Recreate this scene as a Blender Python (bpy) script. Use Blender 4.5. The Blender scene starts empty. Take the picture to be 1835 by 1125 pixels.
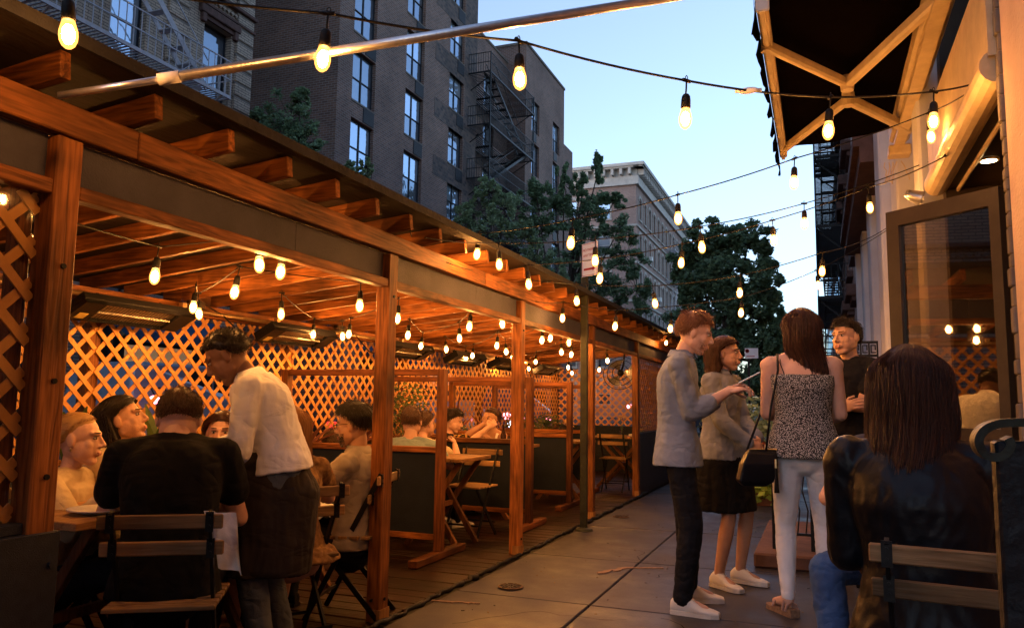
import bpy, bmesh, math, random
import numpy as np
from mathutils import Vector, Matrix, noise
random.seed(7); np.random.seed(7)
S = bpy.context.scene
COL = S.collection
PI = math.pi
# ------------------------------------------------------------------ camera
PW, PH, FPX, EYE = 1835., 1125., 1400., 1.2
def _axes():
    s = Vector((1470-PW/2, 730-PH/2, FPX)).normalized()
    d = Vector((math.cos(math.radians(.8)), math.sin(math.radians(.8)), 0))
    up = s.cross(d).normalized()
    if up.y > 0: up = -up
    r = s.cross(up).normalized()
    if r.x < 0: r = -r
    return r, s, up
_r, _s, _u = _axes()
CAMP = Vector((0, 0, EYE))
cam = bpy.data.cameras.new('camera'); camo = bpy.data.objects.new('camera', cam); COL.objects.link(camo)
cam.lens = FPX/PW*36; cam.sensor_width = 36; cam.clip_end = 2000; cam.clip_start = .05
cx = Vector((_r.x, _s.x, _u.x)); cy = -Vector((_r.y, _s.y, _u.y)); cz = -Vector((_r.z, _s.z, _u.z))
camo.matrix_world = Matrix(((cx.x, cy.x, cz.x, 0), (cx.y, cy.y, cz.y, 0), (cx.z, cy.z, cz.z, EYE), (0, 0, 0, 1)))
S.camera = camo
# ------------------------------------------------------------------ sky, sun, exposure
W = bpy.data.worlds.new('World'); S.world = W; W.use_nodes = True
wn = W.node_tree; bg = wn.nodes['Background']
sky = wn.nodes.new('ShaderNodeTexSky'); sky.sky_type = 'NISHITA'; sky.sun_disc = False
sky.sun_elevation = math.radians(3.0); sky.sun_rotation = math.radians(205); sky.ozone_density = 3.0; sky.dust_density = .4; sky.air_density = 1.0
hsv = wn.nodes.new('ShaderNodeHueSaturation'); hsv.inputs['Saturation'].default_value = .60; hsv.inputs['Value'].default_value = 1.18
wn.links.new(sky.outputs[0], hsv.inputs['Color']); tn = wn.nodes.new('ShaderNodeMixRGB'); tn.blend_type = 'MULTIPLY'; tn.inputs[0].default_value = 1; tn.inputs[2].default_value = (.90, .985, 1.15, 1)
wn.links.new(hsv.outputs[0], tn.inputs[1]); wn.links.new(tn.outputs[0], bg.inputs['Color'])
bg.inputs['Strength'].default_value = .15
sl = bpy.data.lights.new('sun', 'SUN'); sl.energy = .04; sl.angle = math.radians(20); sl.color = (1, .8, .65)
so = bpy.data.objects.new('sun', sl); COL.objects.link(so); so.rotation_euler = (math.radians(87), 0, math.radians(-25))
S.view_settings.view_transform = 'Standard'; S.view_settings.look = 'None'; S.view_settings.exposure = 2.22; S.view_settings.gamma = 1
S.render.engine = 'CYCLES'
S.cycles.use_denoising = True
try: S.cycles.denoiser = 'OPENIMAGEDENOISE'
except Exception: pass
S.cycles.max_bounces = 6; S.cycles.diffuse_bounces = 3; S.cycles.glossy_bounces = 3; S.cycles.transmission_bounces = 4; S.cycles.transparent_max_bounces = 16
S.cycles.sample_clamp_indirect = 4; S.cycles.use_light_tree = True; S.cycles.caustics_reflective = False; S.cycles.caustics_refractive = False
BULB_E = 215.

def ray(px, py):
    v = Vector((px-PW/2, py-PH/2, FPX))
    return Vector((_r.dot(v), _s.dot(v), _u.dot(v)))
def atY(px, py, y): d = ray(px, py); return CAMP + d*(y/d.y)
def atX(px, py, x): d = ray(px, py); return CAMP + d*(x/d.x)
def atZ(px, py, z): d = ray(px, py); return CAMP + d*((z-EYE)/d.z)
def atD(px, py, t): return CAMP + ray(px, py)*(t/FPX)     # t metres deep along the view axis

# ------------------------------------------------------------------ object helpers
def tag(o, label=None, cat=None, group=None, kind=None):
    if label: o['label'] = label
    if cat: o['category'] = cat
    if group: o['group'] = group
    if kind: o['kind'] = kind
    return o
def thing(name, label, cat, loc=(0, 0, 0), rz=0, group=None):
    o = bpy.data.objects.new(name, None); COL.objects.link(o); o.location = loc; o.rotation_euler = (0, 0, rz)
    o.empty_display_size = .1
    return tag(o, label, cat, group)
class MB:
    def __init__(s): s.v = []; s.f = []; s.m = []
    def add(s, vs, fs, m=0):
        n = len(s.v); s.v.extend([tuple(p) for p in vs]); s.f.extend([tuple(i+n for i in f) for f in fs]); s.m.extend([m]*len(fs))
    def addmesh(s, me, m=0, M=None):
        s.add([(M @ v.co if M else v.co) for v in me.vertices], [tuple(p.vertices) for p in me.polygons], m)
    def box(s, a, b, m=0, ch=0.0):
        x0, y0, z0 = [min(a[i], b[i]) for i in range(3)]; x1, y1, z1 = [max(a[i], b[i]) for i in range(3)]
        c = ((x0+x1)/2, (y0+y1)/2, (z0+z1)/2)
        s.obox(c, Vector((1, 0, 0)), Vector((0, 1, 0)), Vector((0, 0, 1)), (x1-x0)/2, (y1-y0)/2, (z1-z0)/2, m, ch)
    def obox(s, c, X, Y, Z, hx, hy, hz, m=0, ch=0.0):
        c = Vector(c)
        if ch <= 0:
            vs = [c+X*(i*hx)+Y*(j*hy)+Z*(k*hz) for i in (-1, 1) for j in (-1, 1) for k in (-1, 1)]
            s.add(vs, [(0, 1, 3, 2), (4, 6, 7, 5), (0, 4, 5, 1), (2, 3, 7, 6), (0, 2, 6, 4), (1, 5, 7, 3)], m); return
        vs = []; idx = {}
        for i in (-1, 1):
            for j in (-1, 1):
                for k in (-1, 1):
                    for a in range(3):
                        h = [hx-ch, hy-ch, hz-ch]; h[a] += ch
                        idx[(i, j, k, a)] = len(vs); vs.append(c+X*(i*h[0])+Y*(j*h[1])+Z*(k*h[2]))
        fs = []
        for a in range(3):
            b, d = (a+1) % 3, (a+2) % 3
            for sg in (-1, 1):
                q = []
                for (u, w) in ((-1, -1), (1, -1), (1, 1), (-1, 1)):
                    t = [0, 0, 0]; t[a] = sg; t[b] = u; t[d] = w; q.append(idx[(*t, a)])
                fs.append(tuple(q if sg > 0 else q[::-1]))
        for a in range(3):            # edges along axis a
            b, d = (a+1) % 3, (a+2) % 3
            for u in (-1, 1):
                for w in (-1, 1):
                    q = []
                    for (sg, f) in ((-1, b), (1, b), (1, d), (-1, d)):
                        t = [0, 0, 0]; t[a] = sg; t[b] = u; t[d] = w; q.append(idx[(*t, f)])
                    fs.append(tuple(q if u*w > 0 else q[::-1]))
        for i in (-1, 1):
            for j in (-1, 1):
                for k in (-1, 1):
                    q = [idx[(i, j, k, a)] for a in range(3)]
                    fs.append(tuple(q if i*j*k > 0 else q[::-1]))
        s.add(vs, fs, m)
    def bar(s, a, b, w, h, m=0, up=(0, 0, 1), ch=0.0):
        a = Vector(a); b = Vector(b); d = (b-a); L = d.length; d.normalize(); up = Vector(up)
        if abs(d.dot(up)) > .98: up = Vector((0, 1, 0)) if abs(d.y) < .9 else Vector((1, 0, 0))
        x = d.cross(up).normalized(); z = x.cross(d).normalized()
        s.obox((a+b)/2, x, d, z, w/2, L/2, h/2, m, ch)
    def tube(s, pts, r, n=8, m=0, cap=True, rs=None):
        pts = [Vector(p) for p in pts]; N = len(pts)
        if N < 2: return
        t0 = (pts[1]-pts[0]).normalized(); up = Vector((0, 0, 1)) if abs(t0.z) < .9 else Vector((1, 0, 0))
        x = t0.cross(up).normalized(); vs = []
        for i, p in enumerate(pts):
            t = (pts[min(i+1, N-1)]-pts[max(i-1, 0)]).normalized()
            x = (x-t*x.dot(t)).normalized(); y = t.cross(x)
            rr = rs[i] if rs else r
            for k in range(n):
                a = 2*PI*k/n; vs.append(p+x*(rr*math.cos(a))+y*(rr*math.sin(a)))
        fs = [(i*n+k, i*n+(k+1) % n, (i+1)*n+(k+1) % n, (i+1)*n+k) for i in range(N-1) for k in range(n)]
        if cap: fs += [tuple(range(n))[::-1], tuple((N-1)*n+k for k in range(n))]
        s.add(vs, fs, m)
    def lathe(s, prof, n=16, c=(0, 0, 0), m=0, M=None):
        vs = []; c = Vector(c)
        for (r, z) in prof:
            for k in range(n):
                a = 2*PI*k/n; p = Vector((r*math.cos(a), r*math.sin(a), z)); vs.append((M @ p if M else p)+c)
        N = len(prof); fs = [(i*n+k, i*n+(k+1) % n, (i+1)*n+(k+1) % n, (i+1)*n+k) for i in range(N-1) for k in range(n)]
        fs += [tuple(range(n))[::-1], tuple((N-1)*n+k for k in range(n))]
        s.add(vs, fs, m)
    def ell(s, c, r, M=None, n=14, k=9, m=0):
        c = Vector(c); vs = []
        for i in range(k+1):
            th = PI*i/k
            for j in range(n):
                a = 2*PI*j/n; p = Vector((r[0]*math.sin(th)*math.cos(a), r[1]*math.sin(th)*math.sin(a), -r[2]*math.cos(th)))
                vs.append((M @ p if M else p)+c)
        fs = [(i*n+j, i*n+(j+1) % n, (i+1)*n+(j+1) % n, (i+1)*n+j) for i in range(k) for j in range(n)]
        s.add(vs, fs, m)
    def cone(s, a, b, ra, rb, n=12, m=0):     # tapered capsule
        a = Vector(a); b = Vector(b); d = b-a; L = d.length
        if L < 1e-5: s.ell(a, (ra,)*3, m=m); return
        d /= L; up = Vector((0, 0, 1)) if abs(d.z) < .9 else Vector((1, 0, 0)); x = d.cross(up).normalized(); y = d.cross(x)
        vs = []; rings = []
        for i in range(4): th = PI/2*(1-i/3.); rings.append((a-d*(ra*math.sin(th)), max(ra*math.cos(th), 1e-4)))
        for i in range(4): th = PI/2*(i/3.); rings.append((b+d*(rb*math.sin(th)), max(rb*math.cos(th), 1e-4)))
        for (c, r) in rings:
            for k in range(n): q = 2*PI*k/n; vs.append(c+x*(r*math.cos(q))+y*(r*math.sin(q)))
        N = len(rings); fs = [(i*n+(k+1) % n, i*n+k, (i+1)*n+k, (i+1)*n+(k+1) % n) for i in range(N-1) for k in range(n)]
        fs += [tuple(range(n)), tuple((N-1)*n+k for k in range(n))[::-1]]
        s.add(vs, fs, m)
    def loft(s, rings, n=24, m=0):            # rings: (centre, X, Y, rx, ry)
        vs = []
        for (c, X, Y, rx, ry) in rings:
            for k in range(n):
                a = 2*PI*k/n; ca, sa = math.cos(a), math.sin(a)
                e = .85; ca = math.copysign(abs(ca)**e, ca); sa = math.copysign(abs(sa)**e, sa)
                vs.append(c+X*(rx*ca)+Y*(ry*sa))
        N = len(rings); fs = [(i*n+k, i*n+(k+1) % n, (i+1)*n+(k+1) % n, (i+1)*n+k) for i in range(N-1) for k in range(n)]
        fs += [tuple(range(n))[::-1], tuple((N-1)*n+k for k in range(n))]
        s.add(vs, fs, m)
    def quad(s, *p, m=0): s.add(p, [tuple(range(len(p)))], m)
    def mesh(s, name, mats, smooth=False):
        me = bpy.data.meshes.new(name); me.from_pydata([tuple(v) for v in s.v], [], s.f)
        for mt in (mats if isinstance(mats, (list, tuple)) else [mats]): me.materials.append(mt)
        me.polygons.foreach_set('material_index', s.m)
        if smooth: me.polygons.foreach_set('use_smooth', [True]*len(s.f))
        me.update(); return me
    def build(s, name, mats, parent=None, smooth=False, loc=None, fixn=False):
        me = s.mesh(name, mats, smooth)
        if fixn:
            b = bmesh.new(); b.from_mesh(me); bmesh.ops.recalc_face_normals(b, faces=b.faces); b.to_mesh(me); b.free()
        o = bpy.data.objects.new(name, me); COL.objects.link(o)
        if parent: o.parent = parent
        if loc is not None: o.location = loc
        return o
def remesh(mb, vox, smooth=4, recalc=True, factor=.5):
    me = mb.mesh('tmp', [None] if False else [])
    b = bmesh.new(); b.from_mesh(me); bmesh.ops.remove_doubles(b, verts=b.verts, dist=1e-5); bmesh.ops.recalc_face_normals(b, faces=b.faces); b.to_mesh(me); b.free()
    o = bpy.data.objects.new('tmp', me); COL.objects.link(o)
    r = o.modifiers.new('r', 'REMESH'); r.mode = 'VOXEL'; r.voxel_size = vox
    if smooth: q = o.modifiers.new('s', 'SMOOTH'); q.iterations = smooth; q.factor = factor
    dg = bpy.context.evaluated_depsgraph_get()
    out = bpy.data.meshes.new_from_object(o.evaluated_get(dg)); out.materials.clear()
    bpy.data.objects.remove(o); bpy.data.meshes.remove(me)
    return out
def wrinkle(me, amp, fr=(14, 14, 7), seed=0.):
    n = len(me.vertices); co = [v.co.copy() for v in me.vertices]; nn = [v.normal.copy() for v in me.vertices]
    for i in range(n):
        p = co[i]; a = noise.noise(Vector((p.x*fr[0]+seed, p.y*fr[1], p.z*fr[2]+.6*p.x*fr[2])))
        b = 1-abs(noise.noise(Vector((p.x*fr[0]*2+seed, p.y*fr[1]*2+3, p.z*fr[2]*2.4))))*2
        me.vertices[i].co = p+nn[i]*(amp*(a+.5*b))
def copy_tree(o, parent=None):
    c = o.copy(); COL.objects.link(c)
    if parent: c.parent = parent
    for ch in list(o.children): copy_tree(ch, c)
    return c
# ------------------------------------------------------------------ materials
def newmat(name):
    m = bpy.data.materials.new(name); m.use_nodes = True; nt = m.node_tree
    return m, nt, nt.nodes['Principled BSDF']
def N(nt, t, **kw):
    n = nt.nodes.new(t)
    for k, v in kw.items():
        if k in n.inputs: n.inputs[k].default_value = v
        else: setattr(n, k, v)
    return n
def pmat(name, c1, c2=None, scale=8., rough=.7, bump=.2, axis=None, stretch=12., metal=0., detail=6., bscale=None, spec=None, dist=.02, sss=0., contrast=(.35, .65), coat=0.):
    m, nt, b = newmat(name); L = nt.links.new
    c2 = c2 or tuple(x*.75 for x in c1)
    tc = N(nt, 'ShaderNodeTexCoord'); mp = N(nt, 'ShaderNodeMapping')
    sc = [1., 1., 1.]
    if axis is not None: sc = [stretch]*3; sc[axis] = 1.
    mp.inputs['Scale'].default_value = sc; L(tc.outputs['Object'], mp.inputs['Vector'])
    no = N(nt, 'ShaderNodeTexNoise', Scale=scale, Detail=detail, Roughness=.6); L(mp.outputs[0], no.inputs['Vector'])
    cr = N(nt, 'ShaderNodeValToRGB'); cr.color_ramp.elements[0].position = contrast[0]; cr.color_ramp.elements[1].position = contrast[1]
    cr.color_ramp.elements[0].color = (*c2, 1); cr.color_ramp.elements[1].color = (*c1, 1)
    L(no.outputs['Fac'], cr.inputs['Fac']); L(cr.outputs[0], b.inputs['Base Color'])
    b.inputs['Roughness'].default_value = rough; b.inputs['Metallic'].default_value = metal
    b.inputs['Specular IOR Level'].default_value = .22 if spec is None else spec
    if sss: b.inputs['Subsurface Weight'].default_value = sss; b.inputs['Subsurface Radius'].default_value = (.01, .004, .002)
    if coat: b.inputs['Coat Weight'].default_value = coat
    if bump:
        n2 = N(nt, 'ShaderNodeTexNoise', Scale=bscale or scale*3, Detail=5.); L(mp.outputs[0], n2.inputs['Vector'])
        bp = N(nt, 'ShaderNodeBump', Strength=bump, Distance=dist); L(n2.outputs['Fac'], bp.inputs['Height']); L(bp.outputs[0], b.inputs['Normal'])
    return m
def wood(name, c1, c2, axis, rough=.6):
    m, nt, b = newmat(name); L = nt.links.new
    tc = N(nt, 'ShaderNodeTexCoord'); oi = N(nt, 'ShaderNodeObjectInfo'); ad = N(nt, 'ShaderNodeVectorMath', operation='ADD')
    L(tc.outputs['Object'], ad.inputs[0])
    mu = N(nt, 'ShaderNodeMath', operation='MULTIPLY'); mu.inputs[1].default_value = 37.; L(oi.outputs['Random'], mu.inputs[0]); L(mu.outputs[0], ad.inputs[1])
    mp = N(nt, 'ShaderNodeMapping'); sc = [9.]*3; sc[axis] = .7; mp.inputs['Scale'].default_value = sc; L(ad.outputs[0], mp.inputs['Vector'])
    n1 = N(nt, 'ShaderNodeTexNoise', Scale=1.6, Detail=2., Distortion=.8); L(mp.outputs[0], n1.inputs['Vector'])
    wv = N(nt, 'ShaderNodeMath', operation='MULTIPLY'); wv.inputs[1].default_value = 42.; L(n1.outputs['Fac'], wv.inputs[0])
    sn = N(nt, 'ShaderNodeMath', operation='SINE'); L(wv.outputs[0], sn.inputs[0])
    n2 = N(nt, 'ShaderNodeTexNoise', Scale=7., Detail=6.); L(mp.outputs[0], n2.inputs['Vector'])
    a = N(nt, 'ShaderNodeMath', operation='MULTIPLY_ADD'); a.inputs[1].default_value = .085; L(sn.outputs[0], a.inputs[0]); L(n2.outputs['Fac'], a.inputs[2])
    n3 = N(nt, 'ShaderNodeTexNoise', Scale=1.3, Detail=2.); L(ad.outputs[0], n3.inputs['Vector'])
    a2 = N(nt, 'ShaderNodeMath', operation='MULTIPLY_ADD'); a2.inputs[1].default_value = .5; a2.inputs[2].default_value = 0; L(n3.outputs['Fac'], a2.inputs[0])
    a3 = N(nt, 'ShaderNodeMath', operation='ADD'); L(a.outputs[0], a3.inputs[0]); L(a2.outputs[0], a3.inputs[1])
    cr = N(nt, 'ShaderNodeValToRGB'); cr.color_ramp.elements[0].position = .45; cr.color_ramp.elements[1].position = 1.0
    cr.color_ramp.elements[0].color = (*c2, 1); cr.color_ramp.elements[1].color = (*c1, 1); L(a3.outputs[0], cr.inputs['Fac'])
    # knots
    vo = N(nt, 'ShaderNodeTexVoronoi', Scale=1.0); mp2 = N(nt, 'ShaderNodeMapping'); s2 = [5.]*3; s2[axis] = 1.6; mp2.inputs['Scale'].default_value = s2
    L(ad.outputs[0], mp2.inputs['Vector']); L(mp2.outputs[0], vo.inputs['Vector'])
    kr = N(nt, 'ShaderNodeValToRGB'); kr.color_ramp.elements[0].position = .06; kr.color_ramp.elements[0].color = (.25, .2, .18, 1); kr.color_ramp.elements[1].position = .16; kr.color_ramp.elements[1].color = (1, 1, 1, 1)
    L(vo.outputs['Distance'], kr.inputs['Fac'])
    mx = N(nt, 'ShaderNodeMixRGB', blend_type='MULTIPLY'); mx.inputs[0].default_value = .8; L(cr.outputs[0], mx.inputs[1]); L(kr.outputs[0], mx.inputs[2])
    vr = N(nt, 'ShaderNodeMapRange'); vr.inputs[3].default_value = .55; vr.inputs[4].default_value = 1.2; L(oi.outputs['Random'], vr.inputs[0]); vs_ = N(nt, 'ShaderNodeVectorMath', operation='SCALE'); L(mx.outputs[0], vs_.inputs[0]); L(vr.outputs[0], vs_.inputs['Scale'])
    n5 = N(nt, 'ShaderNodeTexNoise', Scale=2.2, Detail=4.); L(ad.outputs[0], n5.inputs['Vector']); v5 = N(nt, 'ShaderNodeMapRange'); v5.inputs[1].default_value = .35; v5.inputs[2].default_value = .62; v5.inputs[3].default_value = .38; v5.inputs[4].default_value = 1.1; L(n5.outputs['Fac'], v5.inputs[0])
    v6 = N(nt, 'ShaderNodeVectorMath', operation='SCALE'); L(vs_.outputs[0], v6.inputs[0]); L(v5.outputs[0], v6.inputs['Scale'])
    L(v6.outputs[0], b.inputs['Base Color']); b.inputs['Roughness'].default_value = rough; b.inputs['Specular IOR Level'].default_value = .2
    bp = N(nt, 'ShaderNodeBump', Strength=.5, Distance=.008); L(a.outputs[0], bp.inputs['Height']); L(bp.outputs[0], b.inputs['Normal'])
    return m
def brickmat(name, c1, c2, mortar, bw=.21, bh=.075, stain=.3, rough=.9, mort=.009, bump=.5):
    m, nt, b = newmat(name); L = nt.links.new
    g = N(nt, 'ShaderNodeNewGeometry'); sx = N(nt, 'ShaderNodeSeparateXYZ'); L(g.outputs['Position'], sx.inputs[0])
    sn = N(nt, 'ShaderNodeSeparateXYZ'); L(g.outputs['True Normal'], sn.inputs[0])
    ab = N(nt, 'ShaderNodeMath', operation='ABSOLUTE'); L(sn.outputs['X'], ab.inputs[0])
    gt = N(nt, 'ShaderNodeMath', operation='GREATER_THAN'); gt.inputs[1].default_value = .5; L(ab.outputs[0], gt.inputs[0])
    mxx = N(nt, 'ShaderNodeMix'); L(gt.outputs[0], mxx.inputs[0]); L(sx.outputs['X'], mxx.inputs[2]); L(sx.outputs['Y'], mxx.inputs[3])
    cb = N(nt, 'ShaderNodeCombineXYZ'); L(mxx.outputs[0], cb.inputs['X']); L(sx.outputs['Z'], cb.inputs['Y'])
    br = N(nt, 'ShaderNodeTexBrick'); br.inputs['Scale'].default_value = 1.; br.inputs['Brick Width'].default_value = bw; br.inputs['Row Height'].default_value = bh
    br.inputs['Mortar Size'].default_value = mort; br.inputs['Color1'].default_value = (*c1, 1); br.inputs['Color2'].default_value = (*c2, 1); br.inputs['Mortar'].default_value = (*mortar, 1)
    L(cb.outputs[0], br.inputs['Vector'])
    no = N(nt, 'ShaderNodeTexNoise', Scale=.5, Detail=6.); L(g.outputs['Position'], no.inputs['Vector'])
    mr = N(nt, 'ShaderNodeMapRange'); mr.inputs[1].default_value = .3; mr.inputs[2].default_value = .7; mr.inputs[3].default_value = 1-stain; mr.inputs[4].default_value = 1+stain*.4
    L(no.outputs['Fac'], mr.inputs[0])
    mu = N(nt, 'ShaderNodeVectorMath', operation='SCALE'); L(br.outputs['Color'], mu.inputs[0]); L(mr.outputs[0], mu.inputs['Scale'])
    L(mu.outputs[0], b.inputs['Base Color']); b.inputs['Roughness'].default_value = rough
    bp = N(nt, 'ShaderNodeBump', Strength=bump, Distance=.01); L(br.outputs['Fac'], bp.inputs['Height']); bp.invert = True; L(bp.outputs[0], b.inputs['Normal'])
    return m
def glass(name, tint=(1, 1, 1), rough=.02, gloss=.0, fres=True):
    m, nt, b = newmat(name); nt.nodes.remove(b); L = nt.links.new
    out = nt.nodes['Material Output']; tr = N(nt, 'ShaderNodeBsdfTransparent', Color=(*tint, 1)); gl = N(nt, 'ShaderNodeBsdfGlossy', Roughness=rough)
    fr = N(nt, 'ShaderNodeFresnel', IOR=1.5); ad = N(nt, 'ShaderNodeMath', operation='ADD'); ad.inputs[1].default_value = gloss; ge = N(nt, 'ShaderNodeNewGeometry'); ib = N(nt, 'ShaderNodeMath', operation='SUBTRACT'); ib.inputs[0].default_value = 1.; L(ge.outputs['Backfacing'], ib.inputs[1]); mf = N(nt, 'ShaderNodeMath', operation='MULTIPLY'); L(fr.outputs[0], mf.inputs[0]); L(ib.outputs[0], mf.inputs[1]); L(mf.outputs[0], ad.inputs[0])
    mx = N(nt, 'ShaderNodeMixShader'); L(ad.outputs[0], mx.inputs[0]); L(tr.outputs[0], mx.inputs[1]); L(gl.outputs[0], mx.inputs[2]); L(mx.outputs[0], out.inputs[0])
    return m
def emis(name, c, s):
    m, nt, b = newmat(name); b.inputs['Base Color'].default_value = (*c, 1); b.inputs['Emission Color'].default_value = (*c, 1); b.inputs['Emission Strength'].default_value = s
    return m
WC1, WC2 = (.42, .152, .038), (.085, .025, .008)
M = {}
for i, ax in enumerate('xyz'):
    M['wood'+ax] = wood('stained wood '+ax, WC1, WC2, i)
    M['dwood'+ax] = wood('dark stained wood '+ax, (.26, .09, .03), (.09, .03, .012), i)
    M['lwood'+ax] = wood('light oiled wood '+ax, (.5, .27, .1), (.26, .12, .045), i)
    M['lattice'] = pmat('lattice wood', (.66, .34, .10), (.48, .22, .06), 5, .65, .2)
M['navy'] = pmat('navy panel', (.022, .028, .045), (.014, .018, .03), 30, .55, .3, bscale=300)
M['fascia'] = pmat('grey board', (.066, .066, .092), (.045, .045, .064), 4, .7, .3, bscale=150)
M['steel'] = pmat('galvanised tube', (.62, .62, .64), (.5, .5, .52), 30, .32, .05, metal=.9)
M['brass'] = pmat('warm conduit', (.6, .45, .25), (.5, .35, .18), 20, .35, 0, metal=.9)
M['black'] = pmat('black metal', (.008, .008, .009), (.005, .005, .006), 20, .45, .1)
M['blackw'] = pmat('black rubber', (.012, .011, .010), None, 20, .6, .2)
M['iron'] = pmat('painted iron', (.014, .016, .019), (.008, .009, .011), 12, .5, .4)
M['white'] = pmat('white paint', (.72, .71, .7), (.6, .6, .6), 10, .5, .1)
M['glass'] = glass('clear glass')
M['plexi'] = glass('plexiglass', (.95, .95, .95), .03, .015)
M['core'] = emis('glowing filament', (1, .455, .135), BULB_E)
def shellmat():
    m, nt, b = newmat('lit bulb glass'); nt.nodes.remove(b); L = nt.links.new; out = nt.nodes['Material Output']
    tr = N(nt, 'ShaderNodeBsdfTransparent', Color=(1, .86, .62, 1)); em = N(nt, 'ShaderNodeEmission', Color=(1, .36, .07, 1), Strength=1.5)
    mx = N(nt, 'ShaderNodeMixShader'); mx.inputs[0].default_value = .35; L(tr.outputs[0], mx.inputs[1]); L(em.outputs[0], mx.inputs[2]); L(mx.outputs[0], out.inputs[0])
    return m
M['shell'] = shellmat()
# ================================================================== SETTING
def asphalt(name, c1, c2, sc, rough=.8, bump=.4):
    m, nt, b = newmat(name); L = nt.links.new; g = N(nt, 'ShaderNodeNewGeometry')
    n1 = N(nt, 'ShaderNodeTexNoise', Scale=sc*110, Detail=3.); n2 = N(nt, 'ShaderNodeTexNoise', Scale=sc*1.3, Detail=7., Roughness=.65)
    L(g.outputs['Position'], n1.inputs['Vector']); L(g.outputs['Position'], n2.inputs['Vector'])
    a = N(nt, 'ShaderNodeMath', operation='MULTIPLY_ADD'); a.inputs[1].default_value = .35; L(n1.outputs['Fac'], a.inputs[0]); L(n2.outputs['Fac'], a.inputs[2])
    cr = N(nt, 'ShaderNodeValToRGB'); cr.color_ramp.elements[0].position = .5; cr.color_ramp.elements[1].position = .85
    cr.color_ramp.elements[0].color = (*c2, 1); cr.color_ramp.elements[1].color = (*c1, 1); L(a.outputs[0], cr.inputs['Fac']); 
    vo = N(nt, 'ShaderNodeTexVoronoi', Scale=sc*3.2); L(g.outputs['Position'], vo.inputs['Vector'])   # gum spots
    kr = N(nt, 'ShaderNodeValToRGB'); kr.color_ramp.elements[0].position = .05; kr.color_ramp.elements[0].color = (.45, .45, .45, 1); kr.color_ramp.elements[1].position = .075; kr.color_ramp.elements[1].color = (1, 1, 1, 1)
    L(vo.outputs['Distance'], kr.inputs['Fac']); mx = N(nt, 'ShaderNodeMixRGB', blend_type='MULTIPLY'); mx.inputs[0].default_value = .6
    L(cr.outputs[0], mx.inputs[1]); L(kr.outputs[0], mx.inputs[2]); L(mx.outputs[0], b.inputs['Base Color']); b.inputs['Specular IOR Level'].default_value = .35
    rr = N(nt, 'ShaderNodeMapRange'); rr.inputs[1].default_value = .35; rr.inputs[2].default_value = .65; rr.inputs[3].default_value = rough-.22; rr.inputs[4].default_value = rough+.1
    L(n2.outputs['Fac'], rr.inputs[0]); L(rr.outputs[0], b.inputs['Roughness'])
    bp = N(nt, 'ShaderNodeBump', Strength=bump, Distance=.004); L(n1.outputs['Fac'], bp.inputs['Height']); L(bp.outputs[0], b.inputs['Normal'])
    return m
M['walk'] = asphalt('concrete pavement', (.048, .047, .060), (.017, .016, .021), 1., .6)
M['walk2'] = asphalt('old concrete flag', (.039, .038, .049), (.014, .013, .017), 1.2, .55)
M['road'] = asphalt('road asphalt', (.05, .05, .052), (.03, .03, .032), 1., .8)
g = MB(); g.quad((-600, -300, -.17), (600, -300, -.17), (600, 900, -.17), (-600, 900, -.17))
tag(g.build('ground', M['road']), kind='structure')
g = MB(); g.quad((-13, -40, -.155), (-2.3, -40, -.155), (-2.3, 300, -.155), (-13, 300, -.155))
tag(g.build('road', M['road']), kind='structure')
g = MB(); g.box((-16.2, -40, -.3), (-13.0, 300, 0.0)); tag(g.build('far_pavement', M['walk']), kind='structure')
# near pavement: concrete flags with real joints
g = MB(); g2 = MB()
xs = [-2.22, -1.33, .05, 1.3, 2.6]; ys = [-3, -1.2, .3, 1.85, 3.35, 4.72, 6.12, 7.75, 9.3, 10.9, 12.5, 14]
while ys[-1] < 120: ys.append(ys[-1]+1.55)
for i in range(len(xs)-1):
    for j in range(len(ys)-1):
        q = g if (i*7+j*5) % 3 else g2; dz = random.uniform(-.003, .003)
        q.box((xs[i]+.005, ys[j]+.005, -.12), (xs[i+1]-.005, ys[j+1]-.005, dz), ch=.006)
g.v += []; tag(g.build('pavement', M['walk']), kind='structure'); tag(g2.build('pavement_flags', M['walk2']), kind='structure')
g = MB(); g.box((-2.3, -3, -.3), (3, 120, -.03)); tag(g.build('pavement_bed', M['blackw']), kind='structure')
# deck
g = MB(); y = .2
while y < 14.2:
    g.box((-4.7, y, -.045), (-2.3, y+.135, random.uniform(-.002, .002)), ch=.004); y += .142
M['deck'] = wood('deck boards', (.06, .02, .010), (.02, .007, .004), 0, .5)
tag(g.build('deck', M['deck']), kind='structure')
# crumbling sealant strip along the deck edge
g = MB(); y = .4; pts = []
while y < 11: pts.append((-2.26+random.uniform(-.018, .018), y, .002+random.uniform(-.006, .008))); y += .05
g.tube(pts, .03, 7, rs=[random.uniform(.008, .022) for _ in pts])
o = g.build('kerb_seam', M['blackw'], smooth=True); tag(o, kind='structure')
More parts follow.
